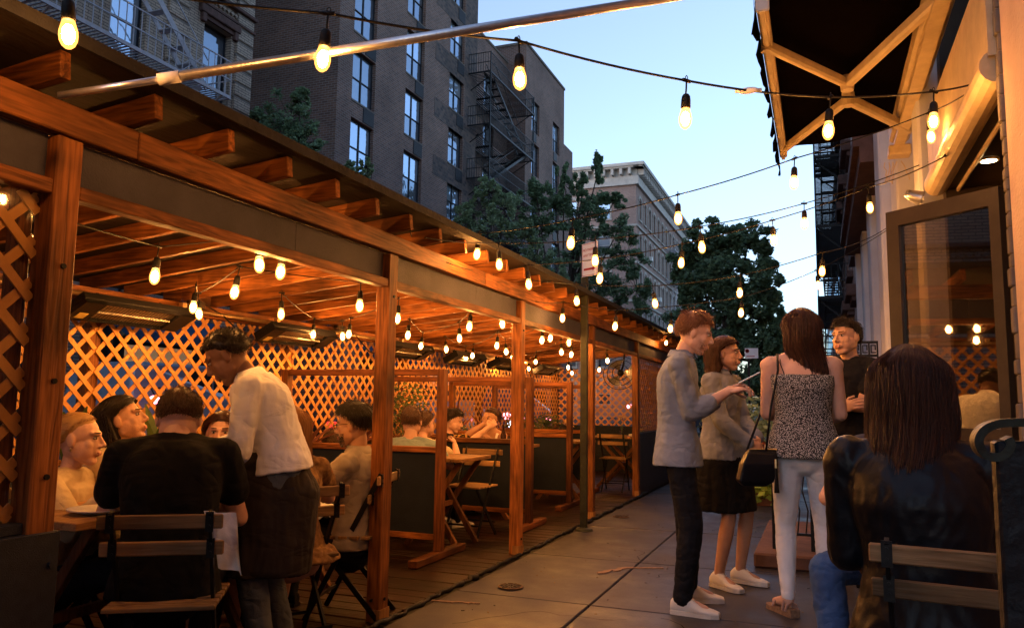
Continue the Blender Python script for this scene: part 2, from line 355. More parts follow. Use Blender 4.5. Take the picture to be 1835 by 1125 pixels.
# patches of pale mortar in the joints
M['mortar'] = pmat('pale mortar', (.30, .20, .15), (.2, .14, .1), 20, .9, .4)
def crack(pts, w, name, label):
    g = MB(); P = [Vector((p.x, p.y, .0062)) for p in pts]; L_ = []; R_ = []
    for i, p in enumerate(P):
        t = (P[min(i+1, len(P)-1)]-P[max(i-1, 0)]).normalized(); s_ = Vector((-t.y, t.x, 0)); ww = w*random.uniform(.3, 1)
        L_.append(p+s_*ww); R_.append(p-s_*ww)
    n = len(P); g.add(L_+R_+[v-Vector((0, 0, .01)) for v in L_+R_], [(i, i+1, n+i+1, n+i) for i in range(n-1)]+[(3*n+i, 3*n+i+1, 2*n+i+1, 2*n+i) for i in range(n-1)]+[(i+1, i, 2*n+i, 2*n+i+1) for i in range(n-1)]+[(n+i, n+i+1, 3*n+i+1, 3*n+i) for i in range(n-1)])
    tag(g.build(name, M['mortar']), kind='structure')
def wig(a, b, n, amp):
    return [a.lerp(b, i/(n-1.))+Vector((random.uniform(-amp, amp), random.uniform(-amp, amp), 0)) for i in range(n)]
crack(wig(atZ(775, 1077, 0), atZ(862, 1081, 0), 12, .012), .02, 'pavement_mortar', '')
crack(wig(atZ(1068, 1028, 0), atZ(1115, 1018, 0), 10, .02)+wig(atZ(1120, 1017, 0), atZ(1190, 1018, 0), 6, .006), .03, 'pavement_mortar', '')
# hairline cracks and litter on the flags
M['crackm'] = pmat('dirt in cracks', (.006, .005, .005), None, 20, .95, 0)
def hair_crack(p, ang, n, nm='pavement_crack'):
    pts = [Vector((p[0], p[1], .0062))]
    for i in range(n): ang += random.uniform(-.7, .7); pts.append(pts[-1]+Vector((math.cos(ang), math.sin(ang), 0))*random.uniform(.04, .1))
    g = MB(); w = .003
    for i in range(len(pts)-1):
        t_ = (pts[i+1]-pts[i]).normalized(); s_ = Vector((-t_.y, t_.x, 0))*w*random.uniform(.5, 1.3); g.quad(pts[i]-s_, pts[i+1]-s_, pts[i+1]+s_, pts[i]+s_)
    tag(g.build(nm, M['crackm']), kind='structure')
for (x, y, a_, n) in ((-1.9, 4.0, .4, 14), (-1.1, 5.6, 1.9, 16), (-.4, 4.1, 2.6, 12), (-1.6, 6.6, .2, 12), (-1.0, 7.9, 1.2, 14), (-1.9, 8.6, 2.2, 9), (-.9, 3.75, .1, 9)): hair_crack((x, y), a_, n)
g = MB()
for _ in range(230):
    x, y = random.uniform(-2.2, .6), random.uniform(2.6, 12); s_ = random.uniform(.003, .011); an = random.uniform(0, 3.1); g.obox((x, y, .007), Vector((math.cos(an), math.sin(an), 0)), Vector((-math.sin(an), math.cos(an), 0)), Vector((0, 0, 1)), s_, s_*.4, .0012, m=random.choice((0, 0, 1)))
M['leafl0'] = pmat('fallen leaf bits', (.20, .13, .06), (.1, .07, .04), 20, .8, 0)
tag(g.build('litter', [M['leafl0'], M['crackm']]), 'fine leaf bits and grit scattered over the pavement', 'litter', kind='stuff')
# drain covers
def cover(c, r, label):
    t = thing('drain_cover', label, 'drain cover', c)
    g = MB(); g.lathe([(r, 0), (r, .006), (r*.86, .008), (r*.86, .002), (0.001, .002)], 32); g.build('rim', M['coverm'], t, smooth=False)
    g = MB(); g.lathe([(r*.84, .0), (r*.84, .004), (.001, .004)], 28)
    for k in range(8):
        a = PI*k/4; g.bar((r*.2*math.cos(a), r*.2*math.sin(a), .006), (r*.78*math.cos(a), r*.78*math.sin(a), .006), .012, .006)
    for k in range(16):
        a = PI*k/8+.2; g.ell((r*.55*math.cos(a), r*.55*math.sin(a), .005), (.008, .008, .005), n=6, k=4)
    g.build('lid', M['coverm2'], t)
M['coverm'] = pmat('rusty rim', (.16, .09, .05), (.06, .04, .03), 25, .6, .3, metal=.6)
M['coverm2'] = pmat('worn iron lid', (.07, .055, .045), (.03, .025, .02), 40, .55, .4, metal=.5)
p = atZ(915, 1052, 0); cover((p.x, p.y, .004), .085, 'small round iron drain cover in the pavement nearest the camera')
p = atZ(1113, 926, 0); cover((p.x, p.y, .004), .085, 'small round iron drain cover in the pavement beyond the sign pole')

# ================================================================== DINING SHELTER
XB = -2.305; POSTY = [1.79, 3.90, 6.03, 8.22, 10.47]; YE = 14.0; XBK = -4.55
sh = thing('dining_shelter', 'long wooden outdoor dining shelter with rafters, lattice walls and grey fascia boards in the road', 'shelter', (0, 0, 0))
def part(name, mb, mat, parent=sh, smooth=False): return mb.build(name, mat, parent, smooth)
def bolt(g, x, y, z, n=(1, 0, 0)): g.tube([Vector((x, y, z)), Vector((x, y, z))+Vector(n)*.008], .009, 8)
for i, y in enumerate(POSTY):
    g = MB(); g.box((XB-.05, y-.05, 0), (XB+.035, y+.045, 2.045), ch=.005); p = part('post', g, M['woodz'])
    g = MB()
    for z in (1.62, 1.25, .95) if i == 0 else (.12, 1.8): bolt(g, XB+.035, y, z)
    g.build('bolt', M['black'], p)
    if i > 0:
        g = MB(); g.box((XB-.02, y-.054, 0), (XB+.04, y+.05, .07)); g.build('base_bracket', M['lwoodz'], p)
g = MB(); g.box((XB-.105, 1.69, .8), (XB-.05, 1.74, 2.04), ch=.005); part('post', g, M['woodz'])
g = MB(); g.box((XB-.05, YE-.05, 0), (XB+.035, YE+.045, 2.045), ch=.005); part('post', g, M['woodz'])
for y in (.35,):
    g = MB(); g.box((XB-.05, y-.05, 0), (XB+.035, y+.045, 2.045), ch=.005); part('post', g, M['woodz'])
# front beam (two plies) in lengths
ycut = [.3, 2.05, 5.2, 8.3, 11.2, YE+.1]
for a, b in zip(ycut[:-1], ycut[1:]):
    g = MB(); g.box((XB+.0, a, 2.05), (XB+.045, b-.003, 2.155), ch=.005); g.box((XB-.045, a, 2.052), (XB-.003, b-.003, 2.148), ch=.005); part('beam', g, M['woody'])
# back beam, back posts
g = MB(); g.box((XBK-.045, .3, 1.84), (XBK+.045, YE+.1, 1.93), ch=.005); part('beam', g, M['woody'])
for y in [.35]+POSTY+[YE]:
    g = MB(); g.box((XBK-.12, y-.045, 0), (XBK-.03, y+.045, 1.84), ch=.005); part('post', g, M['woodz'])
# opening rail + fascia
seg = [.4]+POSTY+[YE]
for k in range(len(seg)-1):
    a, b = seg[k]+.047, seg[k+1]-.052
    g = MB(); g.box((XB-.03, a, 1.85), (XB+.03, b, 1.897), ch=.004); part('rail', g, M['woody'])
    g = MB(); m_ = (a+b)/2+.2
    g.box((XB-.025, a, 1.899), (XB-.012, m_-.002, 2.049)); g.box((XB-.025, m_+.002, 1.899), (XB-.012, b, 2.049)); part('fascia_board', g, M['fascia'])
# rafters
M['raft'] = [wood('rafter wood %d' % i, WC1, WC2, 0) for i in range(1)][0]
RS = .10
def rz_(x, z0=2.157): return z0+(x+2.27)*RS*-1*-1
y = .54; k = 0
while y < YE+.05:
    x0, x1 = XBK-.14, -2.14; k += 1
    a = Vector((x0, y, 2.157+.045+(x0-XB)*RS)); b = Vector((x1, y, 2.157+.045+(x1-XB)*RS))
    g = MB(); g.bar(a, b, .038, .09, ch=.003); part('rafter', g, M['raft']); y += .368
# blocking between rafters on the front beam (every other bay)
# roof sheet
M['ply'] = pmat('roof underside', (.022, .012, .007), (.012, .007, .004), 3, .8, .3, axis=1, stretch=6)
M['roof'] = pmat('roofing felt', (.02, .02, .024), (.012, .012, .015), 10, .8, .4)
def roofpt(x, y, dz): return Vector((x, y, 2.157+.0915+(x-XB)*RS+dz))
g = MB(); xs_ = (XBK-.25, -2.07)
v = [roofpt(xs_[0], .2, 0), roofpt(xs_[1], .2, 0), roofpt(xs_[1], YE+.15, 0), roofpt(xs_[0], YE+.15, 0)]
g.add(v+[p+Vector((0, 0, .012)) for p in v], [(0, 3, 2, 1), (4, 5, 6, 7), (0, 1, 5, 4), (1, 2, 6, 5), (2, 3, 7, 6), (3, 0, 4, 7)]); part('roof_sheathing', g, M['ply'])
g = MB(); g.add([p+Vector((0, 0, .013)) for p in v]+[p+Vector((0, 0, .03)) for p in v], [(0, 3, 2, 1), (4, 5, 6, 7), (0, 1, 5, 4), (1, 2, 6, 5), (2, 3, 7, 6), (3, 0, 4, 7)])
g.obox((-2.064, (YE+.35)/2, 2.157+.098+(-2.06-XB)*RS), Vector((1, 0, 0)), Vector((0, 1, 0)), Vector((0, 0, 1)), .004, (YE-.05)/2, .021); part('roof', g, M['roof'])
# lattice
def lattice(y0, y1, z0, z1, x, nx=1, s=.099, w=.031, t=.007, alongx=False):
    g = MB()
    def clip(c, sg):       # line z = sg*y + c inside rect
        pts = []
        for yy in (y0, y1):
            zz = sg*yy+c
            if z0 <= zz <= z1: pts.append((yy, zz))
        for zz in (z0, z1):
            yy = (zz-c)/sg
            if y0 < yy < y1: pts.append((yy, zz))
        return pts[:2] if len(pts) >= 2 else None
    for sg, off in ((1, 0.), (-1, t)):
        st = s*math.sqrt(2); lo = min(z0-sg*y0, z0-sg*y1); hi = max(z1-sg*y0, z1-sg*y1); c = lo+st*.3
        while c < hi:
            q = clip(c, sg)
            if q:
                (a1, b1), (a2, b2) = q; A = Vector((x+off*nx, a1, b1)); B = Vector((x+off*nx, a2, b2))
                if alongx: A = Vector((a1, x+off*nx, b1)); B = Vector((a2, x+off*nx, b2))
                if (B-A).length > .03: g.bar(A, B, t, w, up=(0, 0, 1)) if False else g.obox((A+B)/2, (Vector((1, 0, 0)) if not alongx else Vector((0, 1, 0))), (B-A).normalized(), (B-A).normalized().cross(Vector((1, 0, 0)) if not alongx else Vector((0, 1, 0))), t/2, (B-A).length/2, w/2)
            c += st
    return g
for k in range(len(seg)-1):
    a, b = seg[k]+.0, seg[k+1]+.0
    part('lattice_panel', lattice(a+.0, b-.012, .78, 1.84, XBK-.02), M['lattice'])
    g = MB(); g.box((XBK-.025, a, .02), (XBK-.008, b, .76)); part('lower_panel', g, M['navy'])
    g = MB(); g.box((XBK-.04, a+.01, .76), (XBK+.02, b, .80), ch=.004); part('cap_rail', g, M['woody'])
# near corner panel (left edge of picture)
part('lattice_panel', lattice(.42, 1.735, .82, 1.85, XB-.035), M['lattice'])
g = MB(); g.box((XB-.02, .42, .81), (XB-.012, 1.73, 1.85)); part('plexiglass_screen', g, M['plexi'])
g = MB(); g.box((XB-.06, .38, .78), (XB+.02, 1.74, .815), ch=.004); part('cap_rail', g, M['navy'])
g = MB(); g.box((XB-.03, .38, .0), (XB+.045, 1.85, .78), ch=.003)
for z in (.2, .45, .68): bolt(g, XB+.045, 1.82, z)
part('lower_panel', g, M['navy'])
# end wall near (behind the camera's left)
part('lattice_panel', lattice(XBK, XB-.05, .82, 1.84, .36, alongx=True), M['lattice'])
g = MB(); g.box((XBK, .34, 0), (XB-.05, .36, .8)); part('lower_panel', g, M['navy'])
# far corner panel
part('lattice_panel', lattice(10.56, YE-.06, .84, 1.85, XB-.035), M['lattice'])
g = MB(); g.box((XB-.02, 10.56, .82), (XB-.012, YE-.06, 1.85)); part('plexiglass_screen', g, M['plexi'])
g = MB(); g.box((XB-.03, 10.56, 0), (XB+.03, YE-.05, .82), ch=.003); part('lower_panel', g, M['navy'])
part('lattice_panel', lattice(XBK, XB-.05, .82, 1.84, YE, alongx=True), M['lattice'])
g = MB(); g.box((XBK, YE-.01, 0), (XB-.05, YE+.01, .82)); part('lower_panel', g, M['navy'])
# conduit along the back
g = MB(); g.tube([(XBK+.13, .6, 1.865), (XBK+.13, YE-.1, 1.865)], .016, 10)
yy = 1.2
while yy < 13: g.box((XBK+.11, yy-.02, 1.86), (XBK+.15, yy+.02, 1.91)); yy += 1.1
part('conduit', g, M['brass'])
# heaters
M['refl'] = pmat('heater reflector', (.75, .62, .45), (.6, .5, .36), 60, .3, .3, metal=1., bscale=120)
M['elem'] = pmat('heater tube', (.75, .7, .6), (.5, .45, .4), 30, .3, .1)
def heater(y, label, L=.92):
    t = thing('patio_heater', label, 'patio heater', (XBK+.25, y, 1.76), 0, 'electric heaters under the back beam'); t.rotation_euler = (0, math.radians(-28), 0)
    g = MB(); hw = .105
    g.box((-hw, -L/2, 0), (hw, L/2, .05), ch=.004); g.box((-hw, -L/2, -.03), (-hw+.008, L/2, 0)); g.box((hw-.008, -L/2, -.03), (hw, L/2, 0))
    g.box((-hw, -L/2, -.03), (hw, -L/2+.15, 0)); g.box((-hw, L/2-.15, -.03), (hw, L/2, 0)); g.build('housing', M['black'], t)
    g = MB()
    for k in range(8): xx = -hw+.012+k*.0245; g.quad((xx, -L/2+.15, -.004-.008*(k % 2)), (xx+.0245, -L/2+.15, -.004-.008*((k+1) % 2)), (xx+.0245, L/2-.15, -.004-.008*((k+1) % 2)), (xx, L/2-.15, -.004-.008*(k % 2)))
    g.build('reflector', M['refl'], t)
    g = MB(); g.tube([(0, -L/2+.16, -.02), (0, L/2-.16, -.02)], .008, 8); g.build('heating_tube', M['elem'], t, smooth=True)
    g = MB()
    for k in range(24): yq = -L/2+.155+k*(L-.31)/23.; g.tube([(-hw+.01, yq, -.028), (hw-.01, yq, -.028)], .0015, 4)
    g.build('guard', M['black'], t)
    g = MB(); g.box((-hw+.03, -L/2+.155-.11, -.032), (hw-.12, -L/2+.11, -.0302)); g.build('warning_label', M['label'], t)
    g = MB(); 
    for yq in (-L/2+.2, L/2-.2): g.box((-.015, yq-.01, .05), (.015, yq+.01, .12))
    g.build('bracket', M['black'], t)
M['label'] = pmat('label', (.6, .45, .12), None, 10, .6, 0)
for y, l in ((3.95, 'black electric bar heater nearest the camera under the back beam, beside the first post'), (5.75, 'black electric bar heater above the booth of the bearded man'), (7.75, 'black electric bar heater right of the second post, above the grey-blue shirt'),
             (9.3, 'black electric bar heater above the drinking woman, with its dark end towards the camera'), (10.7, 'small looking black bar heater second from the far end, left of the third post'), (12.6, 'black bar heater at the far end beside the sign pole')):
    heater(y, l)
# clear junction boxes on the conduit
M['cbox'] = glass('clear box', (1, .95, .85), .1, .25)
for y, l in ((4.62, 'clear plastic outlet box on the conduit by the first heater'), (6.55, 'clear plastic outlet box on the conduit left of the second post')):
    t = thing('outlet_box', l, 'outlet box', (XBK+.14, y, 1.88)); g = MB(); g.box((-.05, -.11, 0), (.05, .11, .12), ch=.01); g.build('cover', M['cbox'], t)
    g = MB(); g.box((-.03, -.07, .0), (.03, .07, .06), ch=.005); g.tube([(0, .1, .04), (0, .3, -.02), (.03, .5, -.16), (.03, .75, -.2)], .006, 6); g.build('socket', M['black'], t)
# ------------------------------------------------------------------ free-standing booth dividers
M['divp'] = pmat('chalkboard panel', (.013, .019, .034), (.009, .013, .024), 6, .75, .3, bscale=200)
def divider(y, x0, x1, label, h=1.46, mid=.84):
    t = thing('booth_divider', label, 'divider', ((x0+x1)/2, y, 0), 0, 'wooden booth dividers across the deck'); w = (x1-x0)/2
    for sx in (-1, 1):
        g = MB(); g.box((sx*w-.03*(1+sx), -.04, .06), (sx*w+.03*(1-sx), .04, h), ch=.004); g.build('post', M['dwoodz'] if sx > 0 else M['woodz'], t)
        g = MB(); xx = sx*(w-.03); g.box((xx-.04, -.42, 0.003), (xx+.04, .42, .058), ch=.006); g.build('foot', M['dwoody'], t)
    g = MB(); g.box((-w+.061, -.035, h-.05), (w-.061, .035, h), ch=.004); g.build('rail', M['dwoodx'], t)
    g = MB(); g.box((-w+.061, -.035, mid-.035), (w-.061, .035, mid+.01), ch=.004); g.build('rail', M['woodx'], t)
    g = MB(); g.box((-w+.061, -.03, .14), (w-.061, .03, .185), ch=.004); g.build('rail', M['woodx'], t)
    g = MB(); g.box((-w+.061, -.012, .186), (w-.061, .012, mid-.036)); g.build('panel', M['divp'], t)
    g = MB(); g.box((-w+.061, -.003, mid+.011), (w-.061, .003, h-.051)); g.build('plexiglass', M['glass'], t)
    return t
divider(5.58, -4.30, -2.75, 'dark wood booth divider with a charcoal panel, right behind the bearded man')
divider(7.25, -4.35, -2.62, 'dark wood booth divider in front of the drinking woman, behind the empty folding chair')
divider(8.95, -4.35, -2.74, 'dark wood booth divider between the third post and the sign pole')
divider(10.35, -4.35, -2.9, 'farthest dark wood booth divider, its post beside the fourth shelter post')
# ================================================================== BUILDINGS
M['brick_brown'] = brickmat('brown brick', (.23, .125, .09), (.13, .075, .058), (.26, .22, .20), .26, .09, mort=.012)
M['brick_dark'] = brickmat('dark patterned brick', (.06, .05, .052), (.17, .115, .095), (.12, .11, .1), .24, .145, mort=.012)
M['brick_tan'] = brickmat('tan brick', (.46, .37, .28), (.36, .29, .22), (.12, .1, .085), .30, .078, mort=.01)
M['brick_red'] = brickmat('red brick', (.36, .22, .18), (.28, .17, .14), (.36, .31, .28), .21, .075)
M['brownstone'] = pmat('brownstone', (.13, .075, .062), (.085, .05, .042), 6, .85, .4)
M['limestone'] = pmat('weathered limestone', (.46, .43, .385), (.34, .315, .285), 3, .85, .4)
M['limedark'] = pmat('sooty stone', (.2, .175, .15), (.13, .11, .095), 5, .85, .5)
M['cornice'] = pmat('painted cornice', (.55, .52, .48), (.42, .4, .37), 2, .7, .2)
M['wframe'] = pmat('dark window frame', (.03, .034, .042), None, 10, .5, 0)
M['wframew'] = pmat('pale window frame', (.5, .5, .5), None, 10, .5, 0)
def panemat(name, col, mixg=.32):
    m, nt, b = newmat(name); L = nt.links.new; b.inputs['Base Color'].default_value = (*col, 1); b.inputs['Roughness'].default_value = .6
    out = nt.nodes['Material Output']; gl = N(nt, 'ShaderNodeBsdfGlossy', Roughness=.03, Color=(.52, .70, .92, 1)); lw = N(nt, 'ShaderNodeFresnel', IOR=1.6)  # blue of the reflected sky is put into the gloss colour
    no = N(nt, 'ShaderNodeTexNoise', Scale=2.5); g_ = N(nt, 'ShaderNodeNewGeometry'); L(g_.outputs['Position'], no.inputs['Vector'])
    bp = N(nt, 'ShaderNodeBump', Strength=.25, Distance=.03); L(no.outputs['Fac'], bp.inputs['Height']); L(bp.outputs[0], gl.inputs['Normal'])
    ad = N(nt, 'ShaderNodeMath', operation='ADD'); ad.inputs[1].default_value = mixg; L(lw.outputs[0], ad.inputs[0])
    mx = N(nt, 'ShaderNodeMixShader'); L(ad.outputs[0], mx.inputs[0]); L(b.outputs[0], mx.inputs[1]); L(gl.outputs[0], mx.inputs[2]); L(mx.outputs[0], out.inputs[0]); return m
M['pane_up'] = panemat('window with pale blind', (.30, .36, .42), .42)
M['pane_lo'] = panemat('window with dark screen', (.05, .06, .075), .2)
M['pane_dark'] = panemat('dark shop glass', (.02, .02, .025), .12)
def facade(g, W_, H, ops, depth=.22, m=0, x0=0., z0=0.):
    us = sorted({x0, W_, *[o[0] for o in ops], *[o[2] for o in ops]}); zs = sorted({z0, H, *[o[1] for o in ops], *[o[3] for o in ops]})
    us = [u for u in us if x0 <= u <= W_]; zs = [z for z in zs if z0 <= z <= H]
    for i in range(len(us)-1):
        for j in range(len(zs)-1):
            cu, cz_ = (us[i]+us[i+1])/2, (zs[j]+zs[j+1])/2
            if any(o[0] < cu < o[2] and o[1] < cz_ < o[3] for o in ops): continue
            g.quad((us[i], 0, zs[j]), (us[i+1], 0, zs[j]), (us[i+1], 0, zs[j+1]), (us[i], 0, zs[j+1]), m=m)
    for (a, b, c, d) in ops:
        g.quad((a, 0, b), (c, 0, b), (c, depth, b), (a, depth, b), m=m); g.quad((a, 0, d), (a, depth, d), (c, depth, d), (c, 0, d), m=m)
        g.quad((a, 0, b), (a, depth, b), (a, depth, d), (a, 0, d), m=m); g.quad((c, 0, b), (c, 0, d), (c, depth, d), (c, depth, b), m=m)
_wc = {}
def window(parent, u0, z0, u1, z1, depth=.2, style='dh2', fm='wframe'):
    w, h = u1-u0, z1-z0; key = (round(w, 2), round(h, 2), style, fm)
    if key not in _wc:
        g = MB(); t = .05
        g.box((0, 0, 0), (t, .06, h)); g.box((w-t, 0, 0), (w, .06, h)); g.box((t, 0, 0), (w-t, .06, t)); g.box((t, 0, h-t), (w-t, .06, h))
        g.box((t, 0, h*.46), (w-t, .06, h*.46+.045))
        if style == 'dh2': g.box((w*.5-.035, 0, t), (w*.5+.035, .06, h*.46)); g.box((w*.5-.035, 0, h*.46+.045), (w*.5+.035, .06, h-t))
        fr = g.mesh('window', M[fm])
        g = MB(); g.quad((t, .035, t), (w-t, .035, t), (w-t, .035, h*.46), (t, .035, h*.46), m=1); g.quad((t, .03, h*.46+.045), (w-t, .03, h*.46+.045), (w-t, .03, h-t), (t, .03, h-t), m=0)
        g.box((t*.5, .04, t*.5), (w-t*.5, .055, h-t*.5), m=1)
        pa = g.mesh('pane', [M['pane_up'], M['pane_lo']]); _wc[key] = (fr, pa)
    fr, pa = _wc[key]; rv = random.random()
    if rv < .32:
        k2 = (key, 1 if rv < .2 else 2)
        if k2 not in _wc:
            q_ = pa.copy(); q_.materials[0 if k2[1] == 1 else 1] = M['pane_lo'] if k2[1] == 1 else M['pane_up']; _wc[k2] = q_
        pa = _wc[k2]
    o = bpy.data.objects.new('window', fr); COL.objects.link(o); o.parent = parent; o.location = (u0, depth-.06, z0)
    p = bpy.data.objects.new('pane', pa); COL.objects.link(p); p.parent = o
    return o
R90 = math.radians(90)
# ---- brown brick apartment block (X=-16, Y 23..50)
X2 = -16.
b2 = thing('apartment_building', 'tall brown brick apartment block with black fire escapes, left of the open sky', 'building', (X2, 23, 0), R90)
cols = [1.75, 5.75, 9.9]; fl = [.9, 2.7, 5.35, 8.05, 10.75, 13.45, 16.15, 18.85, 21.55]
opsA = [(c-.8, z-1.0, c+.8, z+1.0) for c in cols for z in fl]
AC = [(c+.0, z-1.65, c+.75, z-1.06) for c in cols for z in fl[2:]]
g = MB(); facade(g, 12.2, 27, opsA); g.quad((0, 0, 0), (0, 0, 27), (0, 14, 27), (0, 14, 0)); g.quad((12.2, 0, 0), (12.2, 14, 0), (12.2, 14, 27), (12.2, 0, 27)); g.quad((0, 0, 27), (12.2, 0, 27), (12.2, 14, 27), (0, 14, 27))
g.build('wall', M['brick_brown'], b2)
g = MB()
for z in fl[2:]: g.box((7.6, -.012, z-2.0), (12.2, .0, z-1.1)); 
g.box((10.8, -.010, 0), (12.203, 0, 27)); g.build('patterned_brick', M['brick_dark'], b2)
for o_ in opsA[2:]:
    if o_[1] > 2: window(b2, *o_)
g = MB()
for o_ in opsA: 
    if o_[1] > 2: g.box((o_[0]-.02, -.03, o_[1]-.09), (o_[2]+.02, .1, o_[1]), ch=.01)
g.build('sill', M['limedark'], b2)
for a in AC:
    g = MB(); g.box((a[0], -.03, a[1]), (a[2], .0, a[3]));
    for k in range(7): zz = a[1]+.05+k*.075; g.box((a[0]+.04, -.036, zz), (a[2]-.04, -.031, zz+.04))
    g.build('vent_grille', M['wframe'], b2)
# recessed middle part
colsB = [13.6, 16.6]; opsB = [(c-.75, z-1.0, c+.75, z+1.0) for c in colsB for z in fl[:8]]
g = MB(); g2_ = MB(); facade(g, 19.4, 21.8, opsB, x0=12.2); g.quad((12.2, 0, 21.8), (19.4, 0, 21.8), (19.4, 13, 21.8), (12.2, 13, 21.8))
g.v = [(p[0], p[1]+1.2, p[2]) for p in g.v]; g.build('wall', M['brick_brown'], b2)
for (a, b_, c, d) in opsB:
    if b_ > 2: w_ = window(b2, a, b_, c, d); w_.location.y += 1.2
g = MB()
for z in fl[2:8]: g.box((12.2, 1.185, z-1.9), (19.4, 1.2, z-1.15))
g.build('patterned_brick', M['brick_dark'], b2)
# far projecting part
colsC = [21.2, 25.3]; opsC = [(c-.7, z-1.0, c+.7, z+1.0) for c in colsC for z in fl[:8]]
g = MB(); facade(g, 27, 22.9, opsC, x0=19.4); g.quad((19.4, 0, 0), (19.4, 0, 22.9), (19.4, 14, 22.9), (19.4, 14, 0)); g.quad((27, 0, 0), (27, 14, 0), (27, 14, 22.9), (27, 0, 22.9)); g.quad((19.4, 0, 22.9), (27, 0, 22.9), (27, 14, 22.9), (19.4, 14, 22.9))
g.quad((27.0, .3, 0), (30.0, .3, 0), (30.0, .3, 19.4), (27.0, .3, 19.4)); g.quad((30, .3, 0), (30, 14, 0), (30, 14, 19.4), (30, .3, 19.4)); g.quad((27, .3, 19.4), (30, .3, 19.4), (30, 14, 19.4), (27, 14, 19.4))
g.build('wall', M['brick_brown'], b2)
for o_ in opsC:
    if o_[1] > 2: window(b2, *o_)
for c in colsC:
    for z in fl[2:8]:
        g = MB(); g.box((c-.6, -.03, z-1.6), (c+.1, .0, z-1.06)); g.build('vent_grille', M['wframe'], b2)
g = MB(); g.box((19.35, -.06, 22.9), (27.05, .2, 23.05)); g.box((19.35, .2, 22.9), (19.5, 14, 23.05)); g.box((12.2, 1.15, 21.8), (19.35, 1.4, 21.95)); g.box((-.05, -.06, 27), (12.25, .2, 27.15)); g.build('coping', M['limedark'], b2)
# fire escape builder (local to building: x along, -y out)
def fire_escape(parent, x0, x1, y0, out, floors, mat, rail=1.0, flip=False, slat=.12, bal=.16):
    fe = MB()
    for k, z in enumerate(floors):
        yo = y0-out
        fe.bar((x0, yo, z), (x1, yo, z), .05, .09); fe.bar((x0, yo, z), (x0, y0, z), .05, .07); fe.bar((x1, yo, z), (x1, y0, z), .05, .07)
        x = x0+.05
        while x < x1: fe.box((x, yo, z-.01), (x+.045, y0, z+.01)); x += slat
        for zz in (z+rail, z+rail*.5): fe.bar((x0, yo, zz), (x1, yo, zz), .03, .03); fe.bar((x0, yo, zz), (x0, y0, zz), .03, .03); fe.bar((x1, yo, zz), (x1, y0, zz), .03, .03)
        x = x0
        while x <= x1+.01: fe.bar((x, yo, z), (x, yo, z+rail), .018, .018); x += bal
        y = yo
        while y < y0: fe.bar((x0, y, z), (x0, y, z+rail), .018, .018); fe.bar((x1, y, z), (x1, y, z+rail), .018, .018); y += bal
        for xx in (x0+.3, x1-.3): fe.bar((xx, yo, z-.03), (xx, y0, z-.75), .04, .04)
        if k+1 < len(floors):
            z2 = floors[k+1]; a, b = (x0+.7, x1-.9) if (k % 2 == 0) ^ flip else (x1-.7, x0+.9)
            for dy in (.18, .62):
                fe.bar((a, yo+dy, z+.02), (b, yo+dy, z2), .03, .14); fe.bar((a, yo+dy, z+.8), (b, yo+dy, z2+.8), .025, .025)
            n = 12
            for i in range(n): t = (i+.5)/n; xx, zz = a+(b-a)*t, z+(z2-z)*t; fe.box((xx-.11, yo+.18, zz-.012), (xx+.11, yo+.62, zz+.012))
    return fe
fe = fire_escape(b2, 11.2, 17.6, .0, 1.2, [z-1.25 for z in fl[1:8]], M['iron'], slat=.16, bal=.13)
for z in [z-1.25 for z in fl[1:8]]:
    for x in (12.6, 14.4, 16.2, 17.55): fe.bar((x, 0, z), (x, 1.25, z), .07, .09)
    for q in range(9): fe.box((12.3, .1+q*.13, z-.01), (17.6, .16+q*.13, z+.01))
fe.bar((11.25, -1.2, fl[1]-1.2), (11.25, -1.2, fl[7]-.2), .05, .05); fe.bar((17.55, -1.2, fl[1]-1.2), (17.55, -1.2, fl[7]-.2), .05, .05); fe.build('fire_escape', M['iron'], b2)

# ---- tan brick building with pale fire escape (X=-16, Y -2..18.4)
b1 = thing('apartment_building', 'ornate tan brick building with banded masonry and a pale grey fire escape', 'building', (X2, -2, 0), R90)
W1 = 20.4; c1 = [4.2, 8.0, 12.2, 15.9, 19.0]; f1 = [3.0, 6.9, 10.8, 14.7, 18.5]
ops1 = [(c-.55, z-1.15, c+.55, z+1.15) for c in c1 for z in f1]
g = MB(); facade(g, W1, 24, ops1, .3); g.quad((W1, 0, 0), (W1, 14, 0), (W1, 14, 24), (W1, 0, 24)); g.quad((0, 0, 24), (W1, 0, 24), (W1, 14, 24), (0, 14, 24)); g.box((-60, .05, 0), (-.02, 14, 22)); g.build('wall', M['brick_tan'], b1)  # last box: unseen block added behind the camera to shut out low sky
for o_ in ops1[:]:
    window(b1, *o_, depth=.28, style='dh1')
g = MB()    # banded pilasters
for c in [14.05, 17.45, 20.05, 10.1, 6.0]:
    z = 4.6; w_ = .35
    while z < 24: g.box((c-w_, -.09, z), (c+w_, .0, z+.34), ch=.015); z += .43
g.build('banded_pilaster', M['brick_tan'], b1)
g = MB()
for c in [14.05, 17.45, 20.05, 10.1, 6.0]:
    z = 4.95
    while z < 24: g.box((c-.37, -.06, z), (c+.37, -.002, z+.07)); z += .43
g.build('masonry_groove', M['limedark'], b1)
